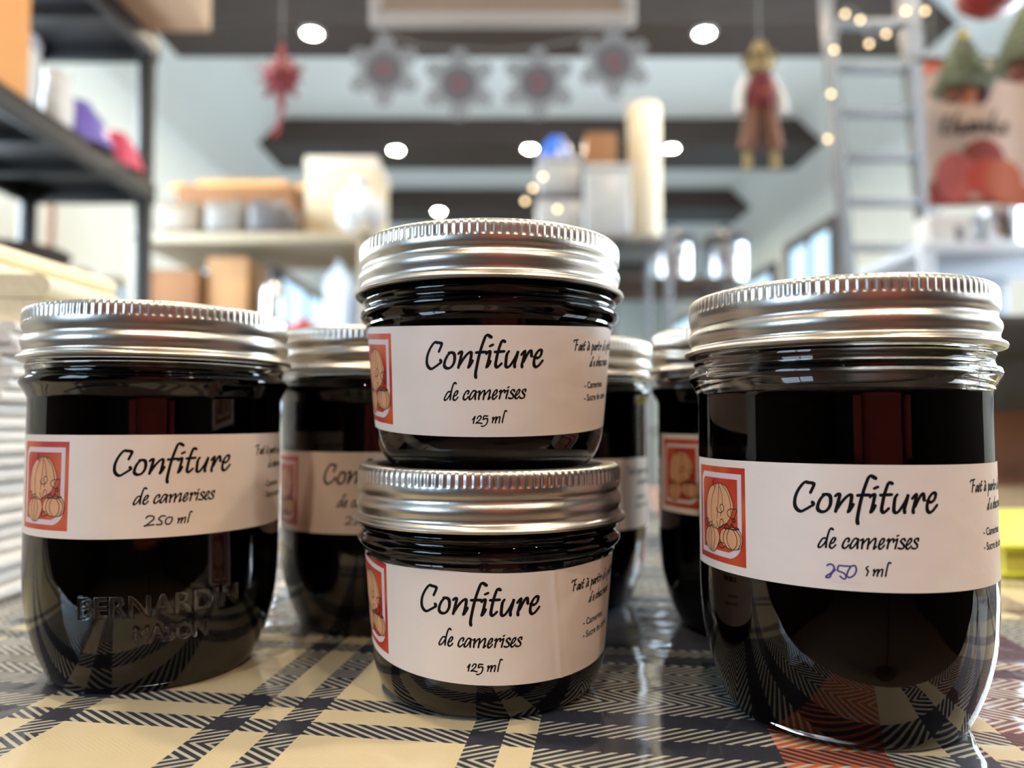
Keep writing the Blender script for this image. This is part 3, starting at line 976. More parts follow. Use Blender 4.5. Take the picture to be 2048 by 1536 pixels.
ordn = ['lowest', 'second from the bottom', 'third from the bottom', 'fourth from the bottom', 'fifth from the bottom', 'fifth from the top', 'fourth from the top', 'third from the top', 'second from the top', 'topmost']
zz = T
hs = [.017, .016, .018, .015, .016, .014, .013]
names = ['lowest', 'second lowest', 'third lowest', 'middle', 'third from the top', 'second from the top', 'topmost white one']
for k, h in enumerate(hs):
    o = part('folded_napkin', napkin(.13, .12, h, 3, M_NAP, k), M_NAP, None, (-.262 + rnd.uniform(-.004, .004), .345 + rnd.uniform(-.003, .003), zz), (0, 0, rnd.uniform(-.04, .04)))
    tag(o, 'folded white cloth napkin in the pile left of the jars, %s' % names[k], 'napkin', 'folded napkins piled on the table')
    zz += h
o = part('folded_napkin', napkin(.16, .11, .020, 2, M_NAP_CREAM, 11), M_NAP_CREAM, None, (-.268, .345, zz), (0, 0, .05))
tag(o, 'thick cream folded napkin sticking out near the top of the pile', 'napkin', 'folded napkins piled on the table')
zz += .020
o = part('folded_napkin', napkin(.12, .10, .016, 2, M_NAP_CREAM, 12), M_NAP_CREAM, None, (-.272, .345, zz), (0, 0, -.06))
tag(o, 'small cream folded napkin lying on top of the whole pile', 'napkin', 'folded napkins piled on the table')

# ---- lime folder on the right of the table, chair and bag behind it
M_LIME = mat('lime_plastic', srgb(204, 208, 62), 0.5, var=0.05)
fo = thing('lime_folder', 'bright lime yellow folder lying flat on the table behind the right jar', 'folder', (.305, .42, T))
part('cover', MB().box(-.088, -.09, .012, .11, .045, .015, bev=.001), M_LIME, fo)
part('cover', MB().box(-.088, -.09, 0, .11, .045, .003, bev=.001), M_LIME, fo)
part('pages', MB().box(-.085, -.087, .003, .107, .042, .012), mat('yellow_pages', srgb(214, 208, 96), .8, var=.1, scale=40), fo)

ch = thing('upholstered_chair', 'brown upholstered chair pushed up behind the table at right', 'chair', (.68, .88, 0))
M_BROWN = mat('brown_leather', srgb(122, 82, 62), 0.55, var=0.15, scale=30, bump=0.3)
part('seat', MB().box(-.22, -.02, .40, .22, .40, .47, bev=.02), M_BROWN, ch)
part('backrest', MB().box(-.21, -.04, .50, .21, .02, .845, bev=.02), M_BROWN, ch)
for x in (-.19, .19):
    part('leg', MB().box(x - .018, -.035, 0, x + .018, .0, .50, bev=.004), M_DARKWOOD, ch)
    part('leg', MB().box(x - .018, .36, 0, x + .018, .395, .40, bev=.004), M_DARKWOOD, ch)
bag = thing('black_shoulder_bag', 'black shoulder bag hanging over the chair back at right', 'bag', (.60, .86, .80))
M_BAGB = mat('black_canvas', srgb(34, 32, 34), 0.8, var=0.2, bump=0.3)
part('pouch', MB().box(-.11, -.11, .03, .12, -.045, .125, bev=.022), M_BAGB, bag)
part('flap', MB().box(-.112, -.114, .075, .122, -.043, .13, bev=.018), M_BAGB, bag)
part('strap', MB().tube(spline([(-.09, -.07, .125), (-.07, -.02, .16), (0, .03, .10), (.05, .05, .02), (.09, .03, .10), (.10, -.07, .125)], .02), .007), M_BAGB, bag)
part('buckle', MB().box(-.02, -.121, .075, .02, -.113, .095, bev=.002), mat('beige_metal', srgb(190, 176, 150), .4), bag)

# ---- black shelving along the left
sx0, sx1, sy0, sy1 = -1.08, -.79, .62, 1.62
sh_ = thing('black_shelf_unit', 'tall black plastic shelving unit along the left wall', 'shelves', (0, 0, 0))
for x in (sx0 + .018, sx1 - .018):
    for y in (sy0 + .018, sy1 - .018):
        part('post', MB().lathe([(0, 0), (.018, 0), (.018, 1.98), (.012, 2.0), (0, 2.0)], 16, (x, y, 0)), M_BLACK, sh_)
for z in (.10, .42, .72, 1.035, 1.345, 1.665, 1.96):
    mb = MB().box(sx0, sy0, z - .012, sx1, sy1, z, bev=.002)
    for a, b_, c, d in ((sx0, sy0, sx1, sy0 + .014), (sx0, sy1 - .014, sx1, sy1), (sx0, sy0, sx0 + .014, sy1), (sx1 - .014, sy0, sx1, sy1)):
        mb.box(a, b_, z - .045, c, d, z - .002, bev=.003)
    for k in range(5):
        yy = sy0 + (sy1 - sy0) * (k + 1) / 6
        mb.box(sx0 + .01, yy - .006, z - .035, sx1 - .01, yy + .006, z - .01)
    part('shelf_board', mb, M_BLACK, sh_)


def carton(name, label, x0, y0, z0, x1, y1, z1, m, tape=None, flap=True):
    t = thing(name, label, 'box', ((x0 + x1) / 2, (y0 + y1) / 2, z0))
    w, d, h = (x1 - x0) / 2, (y1 - y0) / 2, z1 - z0
    part('carton_body', MB().box(-w, -d, 0, w, d, h, bev=.004), m, t)
    part('tape', MB().box(-w - .0006, -.02, h * .55, w + .0006, .02, h + .0008), tape or mat('brown_tape', srgb(170, 128, 84), .3), t)
    if flap:
        part('top_flap', MB().box(-w, -d, h, w, -.003, h + .004, bev=.001), m, t)
        part('top_flap', MB().box(-w, .003, h, w, d, h + .004, bev=.001), m, t)
    return t


carton('cardboard_box', 'orange cardboard box at the left edge on the black shelf', -1.03, .98, 1.345, -.80, 1.20, 1.57, M_CARD_ORANGE)
carton('cardboard_box', 'pale cardboard box overhanging the upper black shelf', -.98, 1.22, 1.665, -.655, 1.57, 1.86, M_CARD_LIGHT)
bn = thing('storage_canister', 'grey white lidded canister beside the orange box on the shelf', 'canister', (-.86, 1.245, 1.345))
part('canister_body', MB().lathe([(0, 0), (.035, 0), (.038, .004), (.040, .11), (.038, .115), (0, .115)], 28), M_PLASTIC_WHITE, bn)
part('canister_lid', MB().lathe([(0, .115), (.041, .115), (.042, .13), (.038, .14), (.02, .145), (0, .145)], 28), mat('grey_lid_plastic', srgb(150, 152, 164), .4), bn)
jg = thing('white_jug', 'white jug with a handle in front of the purple bowl', 'jug', (-.82, 1.308, 1.345), (0, 0, -1.2))
part('jug_body', MB().lathe([(0, 0), (.022, 0), (.025, .01), (.026, .05), (.021, .085), (.024, .1), (.021, .1), (.018, .085), (.023, .05), (.021, .01), (0, .008)], 28), M_PLASTIC_WHITE, jg)
part('handle', MB().tube(spline([(.021, 0, .08), (.038, 0, .075), (.042, 0, .045), (.025, 0, .03)], .008), .004), M_PLASTIC_WHITE, jg)
bowl = [(0, .0), (.03, 0), (.034, .006), (.055, .02), (.075, .05), (.078, .055), (.074, .055), (.052, .024), (.03, .01), (0, .008)]
b1 = tag(part('mixing_bowl', MB().lathe([(r * .9, .09 - z * 1.6) for r, z in bowl], 36), mat('purple_melamine', srgb(112, 96, 168), .3, var=.05)), 'purple bowl turned upside down on the black shelf', 'bowl')
b1.location = (-.845, 1.405, 1.345)
b2 = tag(part('mixing_bowl', MB().lathe([(r * .70, .08 - z * 1.42) for r, z in bowl], 36), mat('pink_melamine', srgb(214, 84, 104), .3, var=.08)), 'pink red bowl turned upside down next to the purple bowl', 'bowl')
b2.location = (-.835, 1.535, 1.345)

bk = thing('dark_wicker_basket', 'dark woven basket on the lower black shelf', 'basket', (-.93, 1.36, 1.035))
part('basket_wall', MB().lathe([(0, 0), (.075, 0), (.09, .09), (.094, .095), (.088, .095), (.072, .006), (0, .006)], 40,
     rf=lambda r, z, a: (r * (1 + .025 * math.sin(a * 20) * math.cos(z * 400)), z)), mat('dark_wicker', srgb(70, 58, 50), .7, var=.3, scale=80), bk)
part('rim', MB().lathe([(.088, .092), (.096, .092), (.098, .098), (.092, .103), (.087, .098), (.088, .092)], 40), mat('dark_wicker', (0, 0, 0)), bk)
for x, y, lab in ((-.845, 1.43, 'small glass jar with pale lid on the lower black shelf'), (-.825, 1.52, 'small glass jar with pale lid next to the black post')):
    g = thing('storage_jar', lab, 'jar', (x, y, 1.035))
    part('jar_body', MB().lathe([(0, 0), (.026, 0), (.028, .004), (.028, .055), (.022, .064), (0, .064)], 28), mat('milky_glass', srgb(170, 184, 200), .15, var=.1), g)
    part('jar_lid', MB().lathe([(0, .064), (.026, .064), (.026, .078), (.022, .08), (0, .08)], 28), M_CREAM, g)

br = thing('broom', 'thin broom leaning upright behind the black shelving', 'broom', (-1.42, 2.25, 0))
part('handle', MB().tube([(0, 0, .2), (0, 0, .9), (0, 0, 1.49)], .011, 10), mat('brown_handle', srgb(120, 84, 62), .5, var=.1), br)
part('bristles', MB().prism([(-.12, 0), (.12, 0), (.06, .2), (.03, .26), (-.03, .26), (-.06, .2)], -.03, .03), mat('broom_straw', srgb(190, 160, 100), .9, var=.3, scale=60), br)

# ---- pantry rack in the middle left
rx0, rx1, ry0, ry1 = -1.12, -.42, 2.15, 2.55
rk = thing('pantry_rack', 'cream pantry rack packed with boxes and wrapped packs', 'shelves', (0, 0, 0))
for x in (rx0 + .015, rx1 - .015):
    for y in (ry0 + .015, ry1 - .015):
        part('post', MB().box(x - .015, y - .015, 0, x + .015, y + .015, 1.40, bev=.003), M_CREAM, rk)
for z in (.15, .6, 1.05, 1.375):
    part('shelf_board', MB().box(rx0, ry0, z - .03, rx1, ry1, z, bev=.004), M_CREAM, rk)
q = random.Random(3)


def pack(label, px0, py0, px1, py1, y, d, z0, m, top=None):
    a, b_ = W(px0, py0, y), W(px1, py1, y)
    h = a.z - z0
    w = (b_.x - a.x) / 2
    t = thing('wrapped_pack', label, 'pack', ((a.x + b_.x) / 2, y + d / 2, z0), (0, 0, 0))
    mb = MB().box(-w, -d / 2, 0, w, d / 2, h, bev=min(.025, h * .35))
    mb.v = [(x + .006 * math.sin(40 * z + 9 * y_), y_ + .005 * math.sin(50 * x), z) for x, y_, z in mb.v]
    part('wrapped_bundle', mb, m, t)
    part('twist_seal', MB().lathe([(.004, 0), (.006, .008), (.02, .02), (.004, .012)], 14, (w * .3, 0, h * .96)), m, t)
    return t


M_FILM2 = mat('tan_film', srgb(124, 108, 90), .35, var=.3, scale=22, bump=.6, bscale=40)
M_FILM3 = mat('dark_grey_film', srgb(84, 80, 80), .3, var=.35, scale=22, bump=.6, bscale=40)
pack('wrapped tan pack at the left end of the pantry rack, under the rolling pin', 308, 400, 400, 470, 2.16, .16, 1.375, M_FILM2)
pack('crumpled grey plastic pack beside the tan one on the pantry rack', 404, 398, 486, 470, 2.16, .16, 1.375, M_PLASTIC_GREY)
pack('dark grey plastic pack in the middle of the pantry rack top', 490, 396, 572, 470, 2.16, .16, 1.375, M_FILM3)
carton('low_carton', 'low brown carton lying behind the wrapped packs under the rolling pin', -1.08, 2.35, 1.375, -.70, 2.53, 1.575, M_CARD_BROWN)
wc = thing('cream_carton', 'tall cream carton on the pantry rack, right of the wrapped packs', 'box', (-.545, 2.40, 1.375))
part('carton_body', MB().box(-.105, -.11, 0, .12, .12, .275, bev=.012), mat('cream_card', srgb(204, 188, 156), .7), wc)
part('lid', MB().box(-.108, -.113, .235, .123, .123, .279, bev=.006), mat('white_card', srgb(200, 190, 172), .6), wc)
part('red_sticker', MB().box(.02, -.1135, .06, .06, -.1105, .10, bev=.001), mat('maroon_sticker', srgb(140, 50, 60), .5), wc)
bgw = thing('white_plastic_bag', 'white plastic bag slumping off the right end of the pantry rack', 'bag', (-.46, 2.215, 1.377))
bmb = MB().ball((0, 0, .075), .07, .06, .075, 28, 18, rf=lambda a, p: 1 + .08 * math.sin(5 * a + 3 * p) + .05 * math.sin(9 * a))
part('bag_body', bmb, mat('white_film', srgb(196, 198, 198), .4, bump=.5, bscale=50), bgw)
part('knot', MB().lathe([(.008, .14), (.012, .15), (.03, .175), (.022, .18), (.006, .16)], 16), mat('white_film', (0, 0, 0)), bgw)
rp_a, rp_b = W(318, 318, 2.30), W(590, 300, 2.30)
rz = max(1.575 + .004 + .021, 1.60)
rp = thing('rolling_pin', 'pale wooden rolling pin lying across the brown carton', 'rolling pin', (-.90, 2.44, 1.579 + .0225))
part('barrel', MB().lathe([(0, -.15), (.019, -.15), (.0225, -.145), (.0225, .145), (.019, .15), (0, .15)], 24, axis='X'), M_WOOD, rp)
for s in (-1, 1):
    part('handle', MB().lathe([(0, s * .15), (.009, s * .15), (.008, s * .165), (.0125, s * .19), (.013, s * .225), (.008, s * .24), (0, s * .24)], 18, axis='X'), M_WOOD, rp)
# lower shelf of the rack
carton('cardboard_box', 'brown cardboard box on the lower pantry shelf beside the black post', -1.09, 2.17, 1.05, -.93, 2.38, 1.265, M_CARD_BROWN)
carton('cardboard_box', 'taller cardboard box on the lower pantry shelf, right of its twin', -.915, 2.2, 1.05, -.79, 2.4, 1.31, M_CARD)
fl = thing('steel_flask', 'shiny steel flask on the lower pantry shelf', 'flask', (-.715, 2.21, 1.05))
part('flask_body', MB().lathe([(0, 0), (.036, 0), (.04, .005), (.04, .15), (.034, .175), (.02, .19), (0, .19)], 32), M_STEEL, fl)
part('flask_cap', MB().lathe([(0, .19), (.022, .19), (.022, .225), (.018, .23), (0, .23)], 24), M_BLACK, fl)
rc = thing('red_casserole', 'small red enamel pot low on the pantry shelf', 'pot', (-.625, 2.21, 1.05))
part('pot_body', MB().lathe([(0, 0), (.035, 0), (.042, .006), (.045, .05), (.043, .052), (.041, .05), (.038, .008), (0, .006)], 32), M_RED, rc)
part('pot_lid', MB().lathe([(0, .052), (.046, .052), (.044, .058), (.02, .068), (.006, .07), (.006, .078), (.01, .084), (0, .087)], 32), M_RED, rc)
for s in (-1, 1):
    part('handle', MB().tube(spline([(s * .042, -.015, .04), (s * .06, -.012, .042), (s * .06, .012, .042), (s * .042, .015, .04)], .006), .004), M_RED, rc)
mk = thing('milk_carton', 'pale blue white carton on the lower pantry shelf, right end', 'carton', (-.52, 2.22, 1.05))
part('carton_body', MB().box(-.038, -.038, 0, .038, .038, .19, bev=.002), mat('pale_blue_card', srgb(204, 218, 232), .4, var=.04), mk)
part('gable_top', MB().prism([(-.038, .19), (.038, .19), (.004, .235), (.004, .25), (-.004, .25), (-.004, .235)], -.038, .038), mat('pale_blue_card', (0, 0, 0)), mk)
dk = thing('dark_bottle', 'dark blue bottle next to the pale blue carton', 'bottle', (-.452, 2.2, 1.05))
part('bottle_body', MB().lathe([(0, 0), (.024, 0), (.027, .005), (.027, .13), (.012, .17), (.011, .2), (0, .2)], 28), mat('navy_glass', srgb(36, 48, 76), .15), dk)
part('cap', MB().lathe([(0, .2), (.013, .2), (.013, .22), (0, .22)], 18), M_BLACK, dk)

# ---- centre rack with bowl, roll and tubs
cx0, cx1, cy0, cy1, cz = .06, .435, 1.98, 2.30, 1.325
cr = thing('wire_rack', 'grey metal rack carrying tubs, a blue bowl and a paper roll', 'shelves', (0, 0, 0))
for x in (cx0 + .01, cx1 - .01):
    for y in (cy0 + .01, cy1 - .01):
        part('post', MB().cyl(.009, 0, cz + .02, 12, (x, y, 0)), M_GREYMETAL, cr)
for z in (.25, .8, cz):
    mb = MB()
    for k in range(9):
        yy = cy0 + .01 + (cy1 - cy0 - .02) * k / 8
        mb.tube([(cx0, yy, z - .005), (cx1, yy, z - .005)], .004, 6)
    mb.tube([(cx0 + .01, cy0, z - .012), (cx0 + .01, cy1, z - .012)], .005, 6)
    mb.tube([(cx1 - .01, cy0, z - .012), (cx1 - .01, cy1, z - .012)], .005, 6)
    part('wire_shelf', mb, M_GREYMETAL, cr)
M_TUB = mat('frosted_tub', srgb(168, 170, 170), .25, var=.1, scale=30)


def tub(label, x, y, w, d, h, m, lid_m, z=cz):
    t = thing('storage_tub', label, 'tub', (x, y, z))
    part('tub_body', MB().box(-w / 2, -d / 2, 0, w / 2, d / 2, h, bev=.012), m, t)
    part('tub_lid', MB().box(-w / 2 - .004, -d / 2 - .004, h - .004, w / 2 + .004, d / 2 + .004, h + .010, bev=.004), lid_m, t)
    return h + .010


M_LIDG = mat('dark_grey_lid', srgb(96, 94, 94), .4)
M_LIDC = mat('clear_lid', srgb(178, 178, 174), .3)
h1 = tub('low frosted tub with a dark grey lid at the bottom of the left pile', .135, 2.09, .13, .15, .115, M_TUB, M_LIDG)
h2 = tub('frosted tub with a pale lid under the blue bowl', .135, 2.09, .12, .14, .095, M_TUB, M_LIDC, cz + h1)
bb = thing('blue_bowl', 'bright blue bowl turned over on the stacked tubs', 'bowl', (.125, 2.085, cz + h1 + h2))
part('bowl_shell', MB().lathe([(r * .74, .075 - z * 1.35) for r, z in bowl], 36), mat('blue_melamine', srgb(36, 96, 196), .3, var=.05), bb)
h3 = tub('clear frosted tub with a white lid in front of the paper roll', .262, 2.06, .13, .13, .19, M_TUB, M_LIDC)
carton('cardboard_box', 'small brown cardboard box on the clear tub beside the blue bowl', .205, 2.01, cz + h3, .290, 2.11, cz + h3 + .09, M_CARD_BROWN)
pr_ = thing('paper_towel_roll', 'tall cream paper towel roll standing on the grey rack', 'paper roll', (.380, 2.09, cz))
part('paper_wound', MB().lathe([(.02, 0), (.046, 0), (.048, .003), (.048, .397), (.046, .40), (.02, .40), (.02, 0)], 40), mat('towel_paper', srgb(214, 202, 178), .9, bump=.3, bscale=200), pr_)
part('cardboard_core', MB().lathe([(.018, .001), (.02, .001), (.02, .3995), (.018, .3995), (.018, .001)], 28), M_CARD, pr_)
part('loose_sheet', MB().prism([(-.048, 0), (-.046, 0), (-.050, -.045), (-.053, -.045)], .002, .398, 'Z'), mat('towel_paper', (0, 0, 0)), pr_)

bul = MB().ball((0, 0, 0), .0055, seg=12, rings=8).mesh('bulb', M_BULB)
cap_ = MB().lathe([(0, .006), (.004, .006), (.004, .014), (0, .014)], 8).mesh('bulb_socket', M_GREYMETAL)


def fairy(name, label, pts, wire):
    t = thing(name, label, 'string lights', (0, 0, 0))
    part('wire', MB().tube(spline(wire, .03), .0012, 5), M_CORD, t)
    for p in pts:
        b_ = link('bulb', bul, t, p)
        link('bulb_socket', cap_, b_)


fp = [W(1086, 343, 1.95), W(1066, 366, 1.95), W(1050, 392, 1.95), W(1115, 408, 1.95)]  # glowing bulbs added where metal and glass only glint
fairy('string_lights', 'short string of warm fairy lights in front of the frosted tubs', [p - Vector((0, 0, .014)) for p in fp],
      [W(1100, 330, 1.97)] + fp + [W(1130, 420, 1.97)])

# ---- steel pots on the dark shelf
px_ = W(1225, 552, 2.2).x
dx0, dx1, dy0, dy1, dz = px_, W(1500, 552, 2.2).x, 2.36, 2.66, W(1350, 553, 2.36).z
ds_ = thing('dark_pot_shelf', 'dark wooden stand carrying two steel pots', 'shelves', (0, 0, 0))
for x in (dx0 + .02, dx1 - .02):
    for y in (dy0 + .02, dy1 - .02):
        part('leg', MB().box(x - .014, y - .014, 0, x + .014, y + .014, dz - .03, bev=.003), M_GREYMETAL, ds_)
part('shelf_board', MB().box(dx0 - .01, dy0 - .01, dz - .03, dx1 + .01, dy1 + .01, dz, bev=.004), M_DARKWOOD, ds_)
part('shelf_board', MB().box(dx0, dy0, dz - .34, dx1, dy1, dz - .31, bev=.004), M_CREAM, ds_)
for px, lab in ((1346, 'left steel pot with a black domed lid on the dark stand'), (1452, 'right steel pot with a black domed lid on the dark stand')):
    c = W(px, 500, 2.48)
    pt = thing('steel_pot', lab, 'pot', (c.x, 2.49, dz))
    part('pot_body', MB().lathe([(0, 0), (.07, 0), (.076, .006), (.078, .12), (.081, .124), (.078, .126), (.074, .12), (.072, .008), (0, .006)], 40), M_STEEL, pt)
    part('pot_lid', MB().lathe([(0, .126), (.083, .126), (.083, .133), (.07, .158), (.03, .176), (.008, .18), (.008, .192), (.014, .2), (0, .205)], 40), M_BLACK, pt)
    for s in (-1, 1):
        part('handle', MB().tube(spline([(-.025, s * .076, .09), (-.02, s * .102, .095), (.02, s * .102, .095), (.025, s * .076, .09)], .008), .005), M_STEEL, pt)
pk = thing('small_pumpkin', 'small orange pumpkin on the shelf below the steel pots', 'pumpkin', (W(1252, 566, 2.5).x, 2.45, dz - .31))


def pumpkin_mb(r, h, lobes=10):
    return MB().ball((0, 0, h / 2), r, r, h / 2, 60, 18, rf=lambda a, p: 1 + .07 * math.cos(lobes * a))


part('pumpkin_flesh', pumpkin_mb(.05, .075), mat('orange_pumpkin', srgb(216, 92, 56), .5, var=.1), pk)
part('stem', MB().tube([(0, 0, .068), (.003, 0, .085), (.009, 0, .095)], [.008, .006, .005], 8), mat('dry_stem', srgb(110, 100, 60), .8), pk)

# ---- hanging framed board, garland of snowflakes, red star
hb0, hb1 = W(738, 48, 1.55), W(1272, 44, 1.55)
hz = hb0.z
hb = thing('hanging_framed_board', 'tan board in a pale grey frame hanging from the ceiling', 'board', ((hb0.x + hb1.x) / 2, 1.56, hz))
hw = (hb1.x - hb0.x) / 2
M_FRM = mat('pale_grey_frame', srgb(176, 170, 166), .5, var=.05)
for a, b_, c, d in ((-hw, 0, hw, .028), (-hw, .30, hw, .328)):
    part('frame_rail', MB().box(a, -.012, b_, c, .012, d, bev=.006), M_FRM, hb)
for s in (-1, 1):
    part('frame_stile', MB().box(s * hw - (.028 if s > 0 else 0), -.012, .028, s * hw + (0 if s > 0 else .028), .012, .30, bev=.006), M_FRM, hb)
    part('hanging_cord', MB().tube([(s * hw * .8, 0, .327), (s * hw * .8, 0, ZC - hz)], .002, 6), M_CORD, hb)
part('board_panel', MB().box(-hw + .024, -.006, .024, hw - .024, .006, .304), mat('tan_board', srgb(150, 130, 112), .7, var=.08), hb)

M_FLAKE = mat('silver_grey_flake', srgb(152, 158, 166), .5, metal=.2, var=.1)
M_FLAKE_C = mat('flake_disc_grey', srgb(100, 98, 108), .5)
M_FLAKE_R = mat('flake_red_print', srgb(118, 84, 92), .5)


def flake_meshes(Rr):
    mb = MB()
    th = .002
    def bar(x0, z0, x1, z1, w):
        d = Vector((x1 - x0, z1 - z0)).normalized()
        n = Vector((-d.y, d.x)) * w / 2
        mb.prism([(x0 + n.x, z0 + n.y), (x0 - n.x, z0 - n.y), (x1 - n.x, z1 - n.y), (x1 + n.x, z1 + n.y)], -th, th)
    for k in range(6):
        a = R(60 * k + 30)
        def P(r, off=0):
            return (r * math.cos(a) - off * math.sin(a), r * math.sin(a) + off * math.cos(a))
        bar(*P(.38 * Rr), *P(Rr), .06 * Rr)
        for r, l in ((.52, .22), (.68, .22), (.84, .13)):
            for s in (-1, 1):
                bar(*P(r * Rr), *P((r + .14) * Rr, s * l * Rr), .075 * Rr)
        for s in (-1, 1):
            bar(*P(.66 * Rr, s * .22 * Rr), *P(.82 * Rr, s * .22 * Rr), .04 * Rr)
            bar(*P(.82 * Rr, s * .22 * Rr), *P(Rr, 0), .035 * Rr)
        b2_ = R(60 * k)
        bar(.4 * Rr * math.cos(b2_), .4 * Rr * math.sin(b2_), .70 * Rr * math.cos(b2_), .70 * Rr * math.sin(b2_), .06 * Rr)
        for r in (.58, .68, .78):
            a2 = R(60 * k + 90)
            bar(r * Rr * math.cos(a), r * Rr * math.sin(a), r * Rr * math.cos(a2), r * Rr * math.sin(a2), .045 * Rr)
    lace = mb.mesh('lace_arms', M_FLAKE, smooth=False)
    disc = MB().lathe([(0, -.003), (.47 * Rr, -.003), (.49 * Rr, 0), (.47 * Rr, .003), (0, .003)], 40, axis='Y').mesh('centre_disc', M_FLAKE_C)
    e = MB()
    for dx_, dz_, r in ((-.06, .05, .15), (.07, .02, .13), (0, -.1, .15), (-.02, .12, .08)):
        e.lathe([(0, -.0036), (r * Rr, -.0036), (r * Rr, -.003), (0, -.003)], 20, (dx_ * Rr, 0, dz_ * Rr), axis='Y')
    return lace, disc, e.mesh('red_print', M_FLAKE_R)


FY = 1.52
lace_me, disc_me, emb_me = flake_meshes(.078)
fl_pts = [(768, 140, 'first snowflake of the grey garland, left end below the board'), (918, 168, 'second snowflake of the grey garland, hanging low'),
          (1077, 166, 'third snowflake of the grey garland, above the blue bowl'), (1228, 124, 'fourth snowflake of the grey garland, right end')]
tops = []
for px, py, lab in fl_pts:
    c = W(px, py, FY)
    t = thing('snowflake_ornament', lab, 'snowflake', c, (0, 0, 0), group='grey paper snowflakes of the garland')
    link('lace_arms', lace_me, t)
    d_o = link('centre_disc', disc_me, t)
    link('red_print', emb_me, d_o)
    tops.append(c + Vector((0, 0, .078)))
gc = [W(742, 44, FY)] + [tops[0], (tops[0] + tops[1]) / 2 - Vector((0, 0, .012)), tops[1], (tops[1] + tops[2]) / 2 - Vector((0, 0, .006)), tops[2], (tops[2] + tops[3]) / 2 - Vector((0, 0, .008)), tops[3]] + [W(1268, 40, FY)]
tag(part('garland_cord', MB().tube(gc, .0016, 6), M_CORD), 'thin grey cord the four snowflakes hang from, tied to the board', 'cord')


def hang_cord(parent, z_from, top, m=M_CORD):
    part('hanging_cord', MB().tube([(0, 0, z_from), (0, 0, top)], .0013, 6), m, parent)


rs_c = W(563, 150, 1.7)
rs = thing('red_star_ornament', 'dark red spiky star ornament hanging left of the snowflakes', 'ornament', rs_c)
M_STAR = mat('dark_red_glitter', srgb(122, 36, 42), .6, var=.2, scale=150)
mb = MB()
for k in range(10):
    a = R(36 * k + 90)
    L_ = (.085, .05, .06, .055, .07, .11, .07, .055, .06, .05)[k]
    dv = Vector((math.cos(a), 0, math.sin(a)))
    mb2 = MB().lathe([(0, .0), (.016, .015), (.009, L_ * .7), (0, L_)], 8)
    mb.add([(dv.to_track_quat('Z', 'Y') @ Vector(p)) for p in mb2.v], mb2.f)
for s in (-1, 1):
    mb2 = MB().lathe([(0, .0), (.011, .012), (.004, .03), (0, .045)], 8)
    mb.add([(Vector((0, s, 0)).to_track_quat('Z', 'X') @ Vector(p)) for p in mb2.v], mb2.f)
part('star_spikes', mb, M_STAR, rs)
part('centre_bead', MB().ball((0, 0, 0), .016), M_STAR, rs)
part('ribbon_tail', MB().prism([(-.006, -.09), (.004, -.09), (-.006, -.14), (-.02, -.15), (-.022, -.14), (-.010, -.13)], -.001, .001), mat('red_ribbon', srgb(190, 84, 84), .5), rs)
hang_cord(rs, .09, ZC - rs_c.z)

# ---- hanging scarecrow doll
dl = W(1520, 200, 1.5)
dd = thing('scarecrow_doll', 'hanging scarecrow doll with straw hat, maroon vest and brown trousers', 'doll', dl)
M_STRAW = mat('straw_yellow', srgb(156, 136, 92), .9, var=.3, scale=120)
M_SKIN = mat('doll_cloth_face', srgb(214, 182, 150), .9)
M_MAROON = mat('maroon_felt', srgb(112, 44, 44), .9, var=.1)
M_TROUS = mat('brown_felt', srgb(124, 86, 68), .9, var=.15)
M_SLEEVE = mat('white_sleeve', srgb(222, 218, 212), .9)
part('head', MB().ball((0, 0, .078), .022, .02, .024), M_SKIN, dd)
part('hat', MB().lathe([(0, .125), (.010, .122), (.020, .100), (.024, .093), (.036, .088), (.037, .086), (.022, .086), (0, .088)], 28), mat('dull_straw_hat', srgb(132, 112, 72), .9, var=.3, scale=120), dd)
part('straw_hair', MB().lathe([(.018, .09), (.026, .085), (.028, .066), (.024, .058), (.021, .07), (.018, .09)], 24, rf=lambda r, z, a: (r * (1 + .1 * math.sin(9 * a)), z)), M_STRAW, dd)
part('vest', MB().lathe([(0, .055), (.014, .054), (.024, .046), (.029, .02), (.031, -.012), (.026, -.02), (0, -.022)], 24), M_MAROON, dd)
part('belt_patch', MB().ball((0, -.024, .005), .013, .006, .016), mat('rust_patch', srgb(170, 96, 66), .9), dd)
for s in (-1, 1):
    part('arm', MB().tube(spline([(s * .022, 0, .045), (s * .036, 0, .025), (s * .043, -.004, -.005), (s * .044, -.006, -.03)], .01), .010, 12), M_SLEEVE, dd)
    lg = part('trouser_leg', MB().tube(spline([(s * .013, 0, -.010), (s * .020, 0, -.05), (s * .027, 0, -.095), (s * .028, 0, -.105)], .01), .0175, 14), M_TROUS, dd)
    part('straw_foot', MB().lathe([(0, -.148), (.010, -.145), (.009, -.125), (.006, -.103), (0, -.1)], 12, (s * .028, 0, 0), rf=lambda r, z, a: (r * (1 + .15 * math.sin(6 * a)), z)), M_STRAW, dd)
hang_cord(dd, .122, ZC - dl.z)

# ---- grey ladder with fairy lights
la, lb = W(1662, 100, 2.05), W(1812, 100, 2.05)
ld = thing('metal_ladder', 'light grey metal ladder leaning beside the pumpkin banner', 'ladder', (0, 0, 0))
ln = .060


def lx(x, z):
    return x + (1.85 - z) * ln


